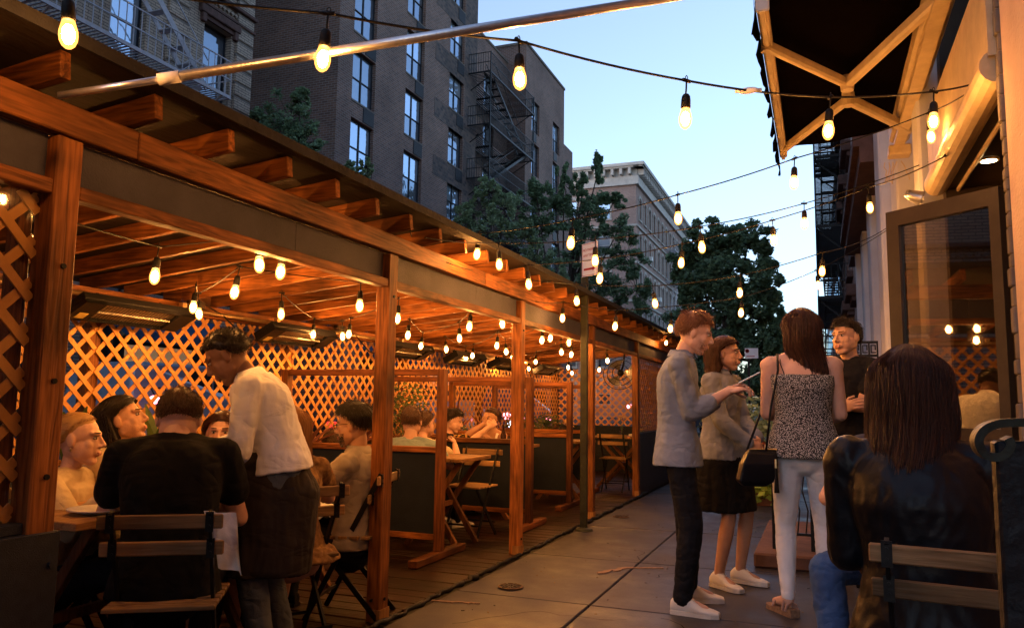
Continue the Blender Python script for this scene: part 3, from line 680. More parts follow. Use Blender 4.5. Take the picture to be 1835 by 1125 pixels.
for o_ in ops1:
    if o_[1] < 3: continue
    g = MB(); u0, z0, u1, z1 = o_
    g.box((u0-.25, -.14, z1+.12), (u1+.25, .02, z1+.36), ch=.02); g.box((u0-.14, -.06, z1), (u1+.14, .02, z1+.12)); g.box((u0-.18, -.12, z1-.14), (u0-.02, .02, z1+.12), ch=.02); g.box((u1+.02, -.12, z1-.14), (u1+.18, .02, z1+.12), ch=.02)
    g.box((u0-.15, -.12, z0-.16), (u1+.15, .05, z0), ch=.02); g.build('window_surround', M['brownstone'], b1)
g = MB(); g2_ = MB()
for z in (5.0, 8.9, 12.75, 16.6):
    g.box((0, -.16, z), (W1+.1, .0, z+.12), ch=.02); g.box((0, -.11, z-.4), (W1+.05, 0, z-.33))
    x = .1
    while x < W1: g2_.obox((x, -.03, z-.16), Vector((.7, 0, .7)).normalized(), Vector((0, 1, 0)), Vector((-.7, 0, .7)).normalized(), .055, .03, .055); x += .17
g.build('string_course', M['brownstone'], b1); g2_.build('diaper_frieze', M['brick_tan'], b1)
M['palei'] = pmat('pale grey painted iron', (.48, .48, .52), (.36, .37, .40), 9, .6, .3)
fe = fire_escape(b1, 12.6, 18.3, 0, 1.2, [5.5, 9.38, 13.2, 17.0], M['palei'], rail=1.0, bal=.22); fe.build('fire_escape', M['palei'], b1)
# ---- corner building far away (X=-16, Y 73..104)
b3 = thing('apartment_building', 'distant red brick corner building with a pale bracketed cornice and stone window arches', 'building', (X2, 73, 0), R90)
f3 = [2.2, 5.8, 9.4, 13.0, 16.6, 20.2]; n3 = 13
ops3 = [(1.1+i*2.35, z-1., 2.2+i*2.35, z+1.) for i in range(n3) for z in f3]
g = MB(); facade(g, 32, 24, ops3, .25); g.quad((0, 0, 24), (32, 0, 24), (32, 22, 24), (0, 22, 24)); g.build('wall', M['brick_red'], b3)
for k, o_ in enumerate(ops3): window(b3, *o_, style='dh1', fm='wframew')
side = bpy.data.objects.new('side_wing', None); COL.objects.link(side); side.parent = b3; side.rotation_euler = (0, 0, -R90); side.location = (0, 22, 0)
opsS = [(22-2.6-i*3.4-1.2, z-1., 22-2.6-i*3.4, z+1.) for i in range(5) for z in f3]
g = MB(); facade(g, 22, 24, opsS, .25); g.build('side_wall', M['brick_red'], side)
g = MB(); g2_ = MB()
for (a, b_, c, d) in opsS:
    g.box((a, .15, b_), (c, .2, d)); g2_.box((a+.06, .13, b_+.06), (c-.06, .149, (b_+d)/2-.03), m=1); g2_.box((a+.06, .13, (b_+d)/2+.03), (c-.06, .149, d-.06), m=0)
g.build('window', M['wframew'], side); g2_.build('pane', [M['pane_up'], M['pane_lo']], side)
for tgt, ops, Wd in ((b3, ops3, 32), (side, opsS, 22)):
    g = MB()
    for (a, b_, c, d) in ops:
        n = 8; cxm = (a+c)/2; r = (c-a)/2
        for i in range(n):
            t0, t1 = PI*i/n, PI*(i+1)/n
            p0 = (cxm+r*math.cos(t0), d-.08+r*.5*math.sin(t0)); p1 = (cxm+r*math.cos(t1), d-.08+r*.5*math.sin(t1)); q0 = (cxm+(r+.25)*math.cos(t0), d-.08+(r*.5+.28)*math.sin(t0)); q1 = (cxm+(r+.25)*math.cos(t1), d-.08+(r*.5+.28)*math.sin(t1))
            g.add([(p0[0], -.08, p0[1]), (q0[0], -.08, q0[1]), (q1[0], -.08, q1[1]), (p1[0], -.08, p1[1]), (p0[0], .01, p0[1]), (q0[0], .01, q0[1]), (q1[0], .01, q1[1]), (p1[0], .01, p1[1])], [(0, 1, 2, 3), (4, 7, 6, 5), (1, 5, 6, 2), (0, 3, 7, 4)])
        g.box((a-.16, -.07, b_), (a, .02, d-.1)); g.box((c, -.07, b_), (c+.16, .02, d-.1)); g.box((a-.2, -.12, b_-.16), (c+.2, .05, b_))
    for z in (4.0, 7.5, 11.1, 14.8, 18.4): g.box((-.06, -.14, z-.1), (Wd+.06, 0, z+.12)); 
    z = 18.6
    while z < 22: g.box((-.02, -.03, z), (Wd, 0, z+.14)) if all(True for _ in [0]) and False else None; z += .5
    g.build('stone_trim', M['limestone'], tgt)
    g = MB(); g.box((-.3, -.25, 22.4), (Wd+.3, 0, 23.2)); g.box((-.9, -.95, 24.1), (Wd+.9, .2, 24.4)); g.box((-.8, -.8, 23.95), (Wd+.8, .1, 24.1)); x = .1
    while x < Wd: g.box((x, -.75, 23.35), (x+.28, 0, 23.95), ch=.03); x += .85
    g.box((-.1, -.1, 23.2), (Wd, 0, 23.95)); g.build('cornice', M['cornice'], tgt)
g = MB()
for x, z in ((3.6, 5.1), (10.6, 12.3), (13.0, 8.7), (6.0, 15.9), (10.6, 5.1), (20, 8.7)): g.box((x-.3, -.35, z), (x+.3, .1, z+.45))
g.build('air_conditioner', M['white'], b3)
fe = fire_escape(b3, 15, 19, 0, 1.1, [4.4, 8.0, 11.6, 15.2, 18.8], M['palei'], bal=.4, slat=.25); fe.build('fire_escape', M['palei'], b3)
# filler blocks further off
b4 = thing('apartment_building', 'dim far off brick block behind the big street tree', 'building', (-16, 118, 0), R90)
o4 = [(1.5+i*3, z-1, 2.8+i*3, z+1) for i in range(12) for z in (3, 6.4, 9.8, 13.2)]; g = MB(); facade(g, 40, 17, o4); g.quad((0, 0, 0), (0, 0, 17), (0, 15, 17), (0, 15, 0)); g.quad((0, 0, 17), (40, 0, 17), (40, 15, 17), (0, 15, 17)); g.build('wall', M['brick_red'], b4)
g = MB()
for (a, b_, c, d) in o4: g.quad((a, .2, b_), (c, .2, b_), (c, .2, d), (a, .2, d))
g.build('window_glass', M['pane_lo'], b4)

# ================================================================== RIGHT SIDE: restaurant front
XW = .75
M['stucco'] = pmat('pinkish stucco', (.66, .50, .43), (.52, .39, .33), 3, .85, .5, bscale=60, contrast=(.3, .7))
M['palewall'] = pmat('pale painted wall', (.62, .62, .64), (.5, .5, .53), 2, .7, .3)
M['bronze'] = pmat('bronze paint', (.055, .038, .024), (.04, .028, .018), 8, .45, .1)
M['cream'] = pmat('cream painted metal', (.60, .48, .30), (.48, .38, .24), 10, .4, .15)
rs = thing('restaurant_front', 'restaurant front with a pinkish stucco pier, lit door recess and pale pilasters on the right', 'building', (0, 0, 0))
g = MB(); g.box((XW, -1, 0), (2.6, 3.66, 5.6), ch=.01); g.build('pier', M['stucco'], rs)
g = MB(); g.box((XW+.25, -60, 0), (12, -1.02, 15)); g.box((XW+.25, -1.0, 5.62), (12, 16.1, 15)); g.box((2.62, -1, 0), (12, 16.1, 5.6)); g.build('upper_and_unseen_wall', M['brick_red'], rs)  # upper storeys, plus unseen wall added behind the camera to darken reflections and ambient
g = MB(); z = 0
while z < 5.6:
    h_ = random.uniform(.05, .12); g.box((XW-.006-random.uniform(0, .012), 3.655, z), (XW+.05, 3.70+random.uniform(0, .018), z+h_), ch=.006); z += h_
g.build('flaking_edge', M['limedark'], rs)
g = MB(); g.box((XW+.02, 3.70, 2.62), (2.2, 5.63, 3.1)); g.build('soffit', M['bronze'], rs)
g = MB(); g.tube([(XW-.0, 3.72, 2.66), (XW-.0, 5.66, 2.66)], .075, 16); g.box((XW-.04, 3.7, 2.70), (XW+.06, 5.66, 3.12)); g.tube([(XW+.12, 3.72, 2.61), (XW+.12, 5.66, 2.61)], .014, 8); g.build('fascia_roll', M['cream'], rs, smooth=False)
M['dl'] = emis('downlight', (1, .68, .34), 12.)
for px, py in ((1772, 291), (1722, 366)):
    p = atZ(px, py, 2.6); g = MB(); g.lathe([(.055, 0), (.055, .012), (.04, .012), (.04, 0)], 20, c=(p.x, p.y, 2.607)); d = g.build('downlight', M['cream'], rs)
    g = MB(); g.lathe([(.04, 0), (.04, .01)], 18, c=(p.x, p.y, 2.606)); g.build('lamp', M['dl'], d)
g = MB(); g.box((1.9, 3.66, 0), (2.0, 5.7, 2.62)); g.box((XW+.05, 5.63, 0), (2.6, 5.75, 5.6)); g.build('recess_wall', M['bronze'], rs)
g = MB(); M['wframe'].node_tree.nodes['Principled BSDF'].inputs['Specular IOR Level'].default_value = .1
ops = [(.9, .7, 2.0, 2.7), (2.9, .7, 4.0, 2.7), (5.2, .7, 6.6, 2.9), (7.8, .7, 9.2, 2.9), (.9, 3.6, 2.0, 5.2), (2.9, 3.6, 4.0, 5.2), (5.2, 3.6, 6.6, 5.2), (7.8, 3.6, 9.2, 5.2)]
facade(g, 10.4, 5.6, ops, .25); w_ = g.build('wall', M['palewall'], rs); w_.location = (.92, 16.15, 0); w_.rotation_euler = (0, 0, -R90)
for a, b_, c, d in ops:
    w2 = window(rs, a, b_, c, d, style='dh1'); mw = Matrix.Translation((.92, 16.15, 0)) @ Matrix.Rotation(-R90, 4, 'Z') @ Matrix.Translation(w2.location); w2.matrix_local = mw
g = MB()
for y, w2, x, t in ((6.05, .16, .68, 6.6), (7.55, .28, .66, 6.6), (9.4, .32, .66, 6.6), (11.9, .34, .70, 6.6), (14.2, .3, .72, 6.6), (16.05, .1, .70, 6.6)):
    g.box((x, y-w2, 0), (.95, y+w2, t), ch=.02)
g.build('pilaster', M['palewall'], rs)
g = MB(); g.box((.45, 9.9, 4.3), (.9, 16.1, 4.45)); g.box((.52, 9.9, 4.1), (.9, 16.1, 4.3)); g.build('ledge', M['brownstone'], rs)
# open glazed door
hz = Vector((XW-.01, 3.76, 0)); ez = Vector((.335, 4.12, 0)); dd = (ez-hz); Ld = dd.length; ang = math.atan2(dd.y, dd.x)
dr = thing('glass_door', 'open bronze framed glass door swung out from the restaurant entrance', 'door', hz, ang)
g = MB(); HD = 2.14
g.box((0, -.022, .0), (.045, .022, HD)); g.box((Ld-.065, -.022, 0), (Ld, .022, HD)); g.box((.045, -.022, HD-.075), (Ld-.065, .022, HD)); g.box((.045, -.022, 0), (Ld-.065, .022, 1.12)); g.build('door_frame', M['bronze'], dr)
M['doorglass'] = glass('door glass', (.55, .5, .45), .015, .22)
g = MB(); g.box((.045, -.004, 1.12), (Ld-.065, .004, HD-.075)); g.build('pane', M['doorglass'], dr)
g = MB(); g.box((.03, -.05, HD-.06), (.2, -.023, HD-.015), ch=.004); g.bar((.1, -.04, HD-.005), (.22, -.14, HD+.03), .012, .008); g.build('door_closer', M['cream'], dr)
g = MB(); g.tube([(Ld-.035, -.06, .95), (Ld-.035, -.06, 1.25)], .009, 8); g.build('handle', M['steel'], dr, smooth=True)
# spot lamp on the wall beyond the roll
t = thing('wall_floodlight', 'small silver floodlight on the wall above the open door', 'lamp', (.62, 5.75, 2.62))
g = MB(); g.tube([(.06, 0, -.05), (0, 0, 0), (-.03, -.03, .03)], .012, 8); g.build('arm', M['steel'], t)
g = MB(); g.lathe([(.02, -.05), (.035, -.02), (.05, .05), (.052, .06), (.045, .058), (.01, .02)], 18, M=Matrix.Rotation(math.radians(115), 4, 'Y')); g.build('lamp_head', M['steel'], t, smooth=True)
# awning
aw = thing('awning', 'black fabric folding arm awning with cream arms over the pavement', 'awning', (0, 0, 0))
M['canvas'] = pmat('black canvas', (.004, .003, .003), (.003, .002, .002), 20, .95, .3, bscale=200, spec=.0)
ZA = 3.38; YA0, YA1 = 4.25, 7.0; XF = -.235
g = MB(); n = 14; m_ = 18; vs = []
for i in range(n+1):
    for j in range(m_+1):
        x = .66+(XF-.66)*i/n; y = YA0+(YA1-YA0)*j/m_; z = 3.53-.08*i/n-.03*math.sin(PI*i/n)-.006*math.sin(j*1.7+i)
        vs.append(Vector((x, y, z)))
k_ = len(vs); fs = [(i*(m_+1)+j, i*(m_+1)+j+1, (i+1)*(m_+1)+j+1, (i+1)*(m_+1)+j) for i in range(n) for j in range(m_)]
g.add(vs+[v-Vector((0, 0, .004)) for v in vs], fs+[tuple(q+k_ for q in f[::-1]) for f in fs]); g.build('canopy', M['canvas'], aw, smooth=True)
g = MB(); m_ = 46; vs = []
for j in range(m_+1):
    y = YA0-.02+(YA1+.04-YA0)*j/m_; drop = .16+.03*math.sin(j*.9)+.02*math.sin(j*2.3)
    if j > m_-4: drop += .10*(j-m_+4)/4
    for q in range(5): vs.append(Vector((XF-.045+.018*math.sin(j*1.1+q*.8)*q/4, y, ZA+.05-drop*q/4)))
fs = [(j*5+q, (j+1)*5+q, (j+1)*5+q+1, j*5+q+1) for j in range(m_) for q in range(4)]; k_ = len(vs)
g.add(vs+[v+Vector((.004, 0, 0)) for v in vs], fs+[tuple(q+k_ for q in f[::-1]) for f in fs]); g.build('valance', M['canvas'], aw, smooth=True)
g = MB(); g.box((XF-.03, YA0, ZA-.03), (XF+.03, YA1, ZA+.05), ch=.01); g.box((XF-.015, YA0, ZA-.045), (XF+.012, YA1, ZA-.03)); fbar = g.build('front_bar', M['cream'], aw)
g = MB(); g.box((XF-.035, YA0-.02, ZA-.05), (XF+.04, YA0, ZA+.06), ch=.008); g.build('end_cap', M['white'], fbar)
g = MB(); g.box((.60, 3.4, 3.40), (XW, 7.05, 3.58), ch=.02); g.box((.62, 3.4, 3.33), (.70, 7.05, 3.36)); g.build('back_box', M['cream'], aw)
za = ZA-.02
def arm(P, name='arm'):
    a, e, w2 = [Vector(p) for p in P]; g = MB(); g.bar(a, e, .05, .065, ch=.012); g.bar(e+Vector((0, 0, .0)), w2, .06, .075, ch=.014); g.lathe([(.04, -.05), (.045, 0), (.04, .05)], 14, c=e); g.lathe([(.03, -.04), (.03, .04)], 12, c=a); g.build(name, M['cream'], aw)
a1 = atZ(1372, 82, za); e1 = atZ(1518, 150, za); w1 = atZ(1690, -10, 3.40); arm((a1, e1, w1))
a2 = atZ(1404, 268, za); e2 = atZ(1520, 178, za); w2_ = atZ(1630, 232, 3.36); arm((a2, e2, w2_))
g = MB(); g.box((.58, 6.88, 3.26), (XW, 7.04, 3.34), ch=.01)
for k in range(5):
    p = Vector((.55+.03*k, 6.9, 3.2)); pts = [p]
    for q in range(5): p = p+Vector((random.uniform(-.02, .02), random.uniform(-.02, .02), -.035)); pts.append(p)
    g.tube(pts, .004, 5)
g.build('wall_bracket', M['cream'], aw)
# brick house further on
b5 = thing('apartment_building', 'red brick house with stone quoins and brown shutters beyond the pale pilasters', 'building', (.86, 32, 0), -R90)
o5 = [(c, z-1., c+1.1, z+1.1) for c in (1.5, 4.2, 7.0, 9.8, 12.6) for z in (2.4, 5.6, 8.8, 12, 15.2)]
g = MB(); facade(g, 15.8, 17.5, o5); g.quad((0, 0, 0), (0, 0, 17.5), (0, 10, 17.5), (0, 10, 0)); g.quad((15.8, 0, 0), (15.8, 10, 0), (15.8, 10, 17.5), (15.8, 0, 17.5)); g.build('wall', M['brick_red'], b5)
for o_ in o5: window(b5, *o_, style='dh1')
for o_ in o5:
    g = MB(); a, b_, c, d = o_; g.box((a-.2, -.28, d+.1), (c+.2, 0, d+.35), ch=.02); g.box((a-.15, -.16, d), (c+.15, 0, d+.1)); g.box((a-.15, -.15, b_-.15), (c+.15, 0, b_)); g.build('lintel', M['brownstone'], b5)
g = MB(); z = .5
while z < 17: g.box((15.45, -.05, z), (15.83, 0, z+.2)); g.box((0, -.05, z), (.5, 0, z+.2)); z += .42
g.build('quoins', M['limestone'], b5)
ft = fire_escape(b5, .6, 9.5, 0, .82, [2.2+i*1.95 for i in range(8)], M['iron'], rail=.9, slat=.14, bal=.17); o = ft.build('fire_escape', M['iron'], b5)
b6 = thing('apartment_building', 'far terrace down the street on the right', 'building', (.9, 90, 0), -R90); g = MB(); g.box((0, 0, 0), (57, 12, 12)); g.build('wall', M['brick_red'], b6)
g = MB()
for i in range(19):
    for z in (2, 5.2, 8.4): g.box((1+i*3, -.05, z), (2.2+i*3, .02, z+1.9))
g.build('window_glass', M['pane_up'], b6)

# ================================================================== TREES
def leafmat(name, c1, c2, tr=.35):
    m, nt, b = newmat(name); L = nt.links.new; ge = N(nt, 'ShaderNodeNewGeometry'); cr = N(nt, 'ShaderNodeValToRGB')
    cr.color_ramp.elements[0].color = (*c2, 1); cr.color_ramp.elements[1].color = (*c1, 1); L(ge.outputs['Random Per Island'], cr.inputs['Fac']); L(cr.outputs[0], b.inputs['Base Color'])
    b.inputs['Roughness'].default_value = .6; out = nt.nodes['Material Output']; tl = N(nt, 'ShaderNodeBsdfTranslucent'); L(cr.outputs[0], tl.inputs['Color'])
    mx = N(nt, 'ShaderNodeMixShader'); mx.inputs[0].default_value = tr; L(b.outputs[0], mx.inputs[1]); L(tl.outputs[0], mx.inputs[2]); L(mx.outputs[0], out.inputs[0]); return m
M['leafd'] = leafmat('dark leaves', (.24, .36, .18), (.08, .14, .075))
M['leafg'] = leafmat('green leaves', (.36, .48, .25), (.14, .21, .11))
M['leafl'] = leafmat('lime leaves', (.42, .55, .10), (.22, .34, .06))
M['leafr'] = leafmat('burgundy leaves', (.30, .07, .05), (.12, .05, .03))
M['leafi'] = leafmat('house plant leaves', (.14, .22, .06), (.05, .09, .03))
M['bark'] = pmat('bark', (.09, .07, .055), (.05, .038, .03), 6, .9, .6)
def leaves(g, c, r, n, size, shell=.35, asp=.5):
    c = Vector(c)
    for _ in range(n):
        d = Vector((random.gauss(0, 1), random.gauss(0, 1), random.gauss(0, 1))).normalized(); t = (random.random()**shell)
        p = c+Vector((d.x*r[0]*t, d.y*r[1]*t, d.z*r[2]*t)); a = Vector((random.gauss(0, 1), random.gauss(0, 1), random.gauss(0, .6))).normalized()
        b = a.cross(Vector((random.gauss(0, 1), random.gauss(0, 1), random.gauss(0, 1)))).normalized(); s_ = size*random.uniform(.6, 1.3)
        g.add([p-a*s_, p+b*s_*asp-a*s_*.1, p+a*s_, p-b*s_*asp-a*s_*.1], [(0, 1, 2, 3)])
def tree(label, base, blobs, mat, size=.13, dens=1., trunk=.16, name='street_tree', group=None, sub=9):
    t = thing(name, label, 'tree', base, 0, group); B = Vector(base); g = MB(); tr = MB(); top = max(b[0].z for b in blobs)-B.z
    ctr = sum((b[0] for b in blobs), Vector())/len(blobs)-B
    pts = [Vector((0, 0, 0)), Vector((ctr.x*.1, ctr.y*.1, top*.3)), Vector((ctr.x*.4, ctr.y*.4, top*.55)), Vector((ctr.x*.8, ctr.y*.8, top*.9))]
    tr.tube(pts, 1, 9, rs=[trunk, trunk*.75, trunk*.5, trunk*.15])
    for (c, r) in blobs:
        q = c-B; s0 = pts[1].lerp(pts[2], random.random()); tr.tube([s0, s0.lerp(q, .5)+Vector((0, 0, -.15)), q, q+Vector((0, 0, r[2]*.6))], 1, 6, rs=[trunk*.3, trunk*.2, trunk*.1, .01])
        vol = r[0]*r[1]*r[2]; 
        for k in range(int(sub*2.4)):          # each blob = cluster of ragged sprays
            d = Vector((random.gauss(0, 1), random.gauss(0, 1), random.gauss(0, 1))).normalized()*random.random()**.4*1.0
            cc = q+Vector((d.x*r[0], d.y*r[1], d.z*r[2])); rr = [x*random.uniform(.14, .36) for x in r]
            leaves(g, cc, rr, int(dens*115), size*.55, .8)
            tr.tube([q, cc], .012, 4)
    g.build('crown', M[mat], t); tr.build('trunk', M['bark'], t, smooth=True); return t
def blob(px, py, rx, ry, Y, ry3=None):
    c = atY(px, py, Y); k = (c-CAMP).length/FPX; return (c, (rx*k, (ry3 or rx)*k, ry*k))
B_ = blob; Y = 20.
tree('dark leafy street tree against the side wall of the brown brick block', (-13.6, 19, 0), [B_(520, 215, 50, 45, 19), B_(500, 262, 52, 34, 19), B_(545, 255, 40, 40, 19), B_(462, 225, 24, 30, 19), B_(415, 240, 34, 22, 17), B_(535, 175, 20, 18, 19)], 'leafd', .11, .9)
tree('small green tree top peeping over the shelter roof below the first apartment windows', (-13.5, 22.6, 0), [B_(638, 318, 26, 14, 22.6), B_(655, 300, 14, 18, 22.6), B_(628, 300, 10, 12, 22.6)], 'leafg', .10, .6, .1)
tree('light green street tree under the fire escapes', (-13.4, 30, 0), [B_(875, 345, 26, 30, 30), B_(850, 385, 36, 34, 30), B_(905, 375, 30, 40, 30), B_(885, 420, 55, 30, 30), B_(940, 420, 30, 30, 30), B_(960, 470, 30, 40, 30), B_(1000, 500, 36, 50, 30)], 'leafg', .12, 1.1)
tree('dark spiky street tree in front of the corner building', (-12.6, 38, 0), [B_(1072, 305, 10, 34, 38), B_(1040, 335, 16, 26, 38), B_(1010, 330, 20, 40, 38), B_(995, 375, 34, 40, 38), B_(1060, 370, 36, 30, 38), B_(1100, 360, 26, 14, 38), B_(1035, 400, 50, 30, 38), B_(1110, 410, 34, 26, 38), B_(960, 400, 40, 30, 38), B_(1040, 450, 60, 40, 38), B_(1120, 460, 40, 30, 38), B_(1090, 510, 60, 40, 38), B_(1140, 520, 26, 40, 38), B_(1120, 570, 50, 40, 38), B_(960, 340, 30, 26, 38), B_(1040, 540, 50, 50, 38)], 'leafd', .15, 1.2, .25)
tree('large dark street tree filling the end of the street behind the standing group', (-3.6, 34, 0), [B_(1285, 430, 60, 36, 34), B_(1340, 440, 50, 40, 34), B_(1250, 470, 50, 50, 34), B_(1310, 500, 80, 60, 34), B_(1360, 510, 40, 60, 34), B_(1270, 560, 70, 70, 34), B_(1350, 590, 50, 60, 34), B_(1240, 630, 40, 60, 34), B_(1310, 650, 80, 60, 34), B_(1380, 640, 36, 40, 34), B_(1300, 700, 90, 30, 34), B_(1232, 520, 24, 60, 34), B_(1395, 590, 16, 40, 34)], 'leafd', .2, 1.8, .35, sub=12)
tree('dusky tree low behind the far parking sign', (-3.2, 52, 0), [B_(1250, 690, 60, 40, 52), B_(1330, 690, 60, 36, 52), B_(1400, 690, 50, 40, 52), B_(1430, 660, 34, 30, 52)], 'leafd', .3, 1.2, .2)
tree('hazy tree at the right end of the street beside the fire escape', (-1.2, 70, 0), [B_(1420, 640, 20, 30, 70), B_(1385, 560, 20, 40, 70), B_(1440, 690, 26, 30, 70)], 'leafd', .35, .8, .2)
# ================================================================== SIGNS
M['polep'] = pmat('painted steel pole', (.032, .036, .022), (.016, .016, .012), 9, .5, .4)
M['signw'] = pmat('sign white', (.86, .86, .88), (.8, .8, .82), 3, .45, .05)
M['signr'] = pmat('sign red', (.45, .03, .03), None, 3, .45, 0)
def text(s_, size, mat, parent, loc, rot, name='lettering', align='LEFT', ext=.0006):
    cu = bpy.data.curves.new(name, 'FONT'); cu.body = s_; cu.size = size; cu.extrude = ext; cu.align_x = align; o = bpy.data.objects.new('t', cu); COL.objects.link(o)
    dg = bpy.context.evaluated_depsgraph_get(); me = bpy.data.meshes.new_from_object(o.evaluated_get(dg)); bpy.data.objects.remove(o); me.materials.clear(); me.materials.append(mat)
    q = bpy.data.objects.new(name, me); COL.objects.link(q); q.parent = parent; q.location = loc; q.rotation_euler = rot; return q
bp_ = atZ(1046, 950, 0)
sp = thing('parking_sign', 'tall dark pole with a white and red NO PARKING sign at the deck edge', 'sign', bp_)
st0 = atY(1068, 466, bp_.y-.03)-bp_
g = MB(); g.bar((0, 0, 0), (0, 0, st0.z+.14), .07, .045, up=(0, 1, 0), ch=.006)
for k in range(44): g.tube([(0, -.0226, .2+k*.05), (0, -.024, .2+k*.05)], .006, 6)
g.lathe([(.09, 0), (.08, .02), (.05, .03)], 14); g.build('pole', M['polep'], sp)
st = atY(1068, 466, bp_.y-.03)-bp_; sg = bpy.data.objects.new('sign_plate', None)
g = MB(); hw, hh = .115, .165
g.box((-hw, -.002, -hh), (hw, .002, hh), ch=.001); sg = g.build('sign_plate', M['signw'], sp); sg.location = (.085, -.115, st.z-.005); sg.rotation_euler = (0, 0, math.radians(-33))
g = MB()
for zz in (-.1, .1): g.bar((-.07, .003, zz), (-.07, .09, zz-.0), .012, .012)
g.build('bracket', M['steel'], sg)
g = MB()
for (a, b_) in (((-hw+.008, hh-.012), (hw-.008, hh-.008)), ((-hw+.008, -hh+.008), (hw-.008, -hh+.012)), ((-hw+.006, -hh+.01), (-hw+.009, hh-.01)), ((hw-.009, -hh+.01), (hw-.006, hh-.01))): g.box((a[0], -.0032, a[1]), (b_[0], -.0024, b_[1]))
g.box((-hw+.03, -.0032, -.105), (.045, -.0024, -.085)); g.add([(.045, -.003, -.12), (.085, -.003, -.095), (.045, -.003, -.07)], [(0, 1, 2)]); g.build('arrow', M['signr'], sg)
text('NO PARKING', .037, M['signr'], sg, (-hw+.014, -.003, .085), (PI/2, 0, 0)); text('ANYTIME', .037, M['signr'], sg, (-hw+.022, -.003, .03), (PI/2, 0, 0))
fp = Vector((-1.58, 19., 0)); fs_ = thing('parking_sign', 'small pale blue white street sign with an arrow, far behind the standing group', 'sign', (atY(1347, 640, 19.).x, 19., 0))
zt = atY(1347, 633, 19.).z; g = MB(); g.bar((-.07, 0, 0), (-.07, 0, zt+.12), .05, .04, up=(0, 1, 0)); g.build('pole', M['iron'], fs_)
g = MB(); g.box((-.15, -.03, zt-.12), (.15, -.024, zt+.12), ch=.002); pl = g.build('sign_plate', M['signw'], fs_)
g = MB(); g.box((-.11, -.032, zt-.08), (.07, -.0305, zt-.06)); g.lathe([(.045, 0), (.045, .001), (.03, .001), (.03, 0)], 20, c=(-.095, -.0315, zt+.055), M=Matrix.Rotation(PI/2, 4, 'X')); g.build('arrow', M['signr'], pl)
# long aluminium tube from the shelter roof towards the awning
A = atX(105, 172, -2.06); Bq = atD(1190, -2, 2.6)
t = thing('support_tube', 'long silver telescopic tube running from the shelter roof up towards the awning', 'tube')
J = atD(297, 146, 2.2)
dirv = (Bq-A).normalized(); J = A+dirv*((J-A).dot(dirv))
g = MB(); g.tube([A, J], .0108, 16); g.build('inner_tube', M['steel'], t, smooth=True)
g = MB(); g.tube([J-dirv*.0, Bq+dirv*.8], .0150, 16); g.build('outer_tube', M['steel'], t, smooth=True)
g = MB(); g.tube([J-dirv*.05, J+dirv*.012], .0178, 16); g.build('collar', M['white'], t, smooth=True)
# ================================================================== STRING LIGHTS
_sg = MB(); _sg.tube([(0, 0, .004), (0, 0, -.03), (.002, 0, -.058)], .0035, 6); _sg.lathe([(.010, -.052), (.0155, -.06), (.0175, -.075), (.0185, -.104), (.015, -.108)], 14)
_sg.tube([(-.02, 0, .0), (.02, 0, .0)], .007, 6); _sg.tube([(-.006, 0, .004), (-.006, 0, .014), (0, 0, .02), (.006, 0, .014), (.006, 0, .004)], .0018, 5)
SOCK = _sg.mesh('socket', M['blackw'], True)
_g = MB(); prof = [(.0135, -.105), (.016, -.113), (.022, -.126), (.0268, -.142), (.0275, -.155), (.0255, -.170), (.019, -.183), (.009, -.191), (.001, -.193)]; prof = [(r*.88 if z < -.12 else r, z*.965) for r, z in prof]; _g.lathe(prof, 16); GLOBE = _g.mesh('glass_globe', M['shell'], True)
_g = MB(); _g.ell((0, 0, -.146), (.0165, .0165, .028), n=10, k=6); CORE = _g.mesh('filament', M['core'], True)
CORES = [CORE]
for k, f_ in enumerate((.7, .85, 1.25)):
    m2 = M['core'].copy(); m2.node_tree.nodes['Principled BSDF'].inputs['Emission Strength'].default_value = BULB_E*f_; c2 = CORE.copy(); c2.materials[0] = m2; CORES.append(c2)
CORES_IN = []
for k, f_ in enumerate((1.15, 1.4, 1.7)):
    m2 = M['core'].copy(); m2.node_tree.nodes['Principled BSDF'].inputs['Emission Strength'].default_value = BULB_E*f_; c2 = CORE.copy(); c2.materials[0] = m2; CORES_IN.append(c2)
def bulb(p, label, group, tilt=0.):
    t = thing('light_bulb', label, 'light bulb', p, random.uniform(0, 6), group); t.rotation_euler = (random.uniform(-.12, .12), random.uniform(-.12, .12), random.uniform(0, 6.28))
    for nm, me in (('socket', SOCK), ('glass_globe', GLOBE)):
        o = bpy.data.objects.new(nm, me); COL.objects.link(o); o.parent = t
        if nm == 'glass_globe': q = bpy.data.objects.new('filament', CORES[1] if 'glaring' in label else random.choice(CORES_IN if 'under' in group else CORES)); COL.objects.link(q); q.parent = o
    return t
def cable(label, pts, r=.0042, sag=.02, name='light_cable'):
    out = []
    for a, b in zip(pts[:-1], pts[1:]):
        L_ = (b-a).length
        for k in range(8):
            s_ = k/8.; q = a.lerp(b, s_); q.z -= sag*L_*4*s_*(1-s_)*.5; out.append(q)
    out.append(pts[-1]); g = MB(); g.tube(out, r, 6); o = g.build(name, M['blackw'], smooth=True); tag(o, label, 'cable', 'string light cables'); return o
DROP = .150
def jd(bx, by, jy, jx=None): d = FPX*DROP/(by-jy); return atD(bx if jx is None else jx, by, d)+Vector((0, 0, DROP))
hook = atX(1755, 148, XW-.01)
ORD = ['first', 'second', 'third', 'fourth', 'fifth', 'sixth', 'seventh', 'eighth', 'ninth', 'tenth', 'eleventh', 'twelfth']
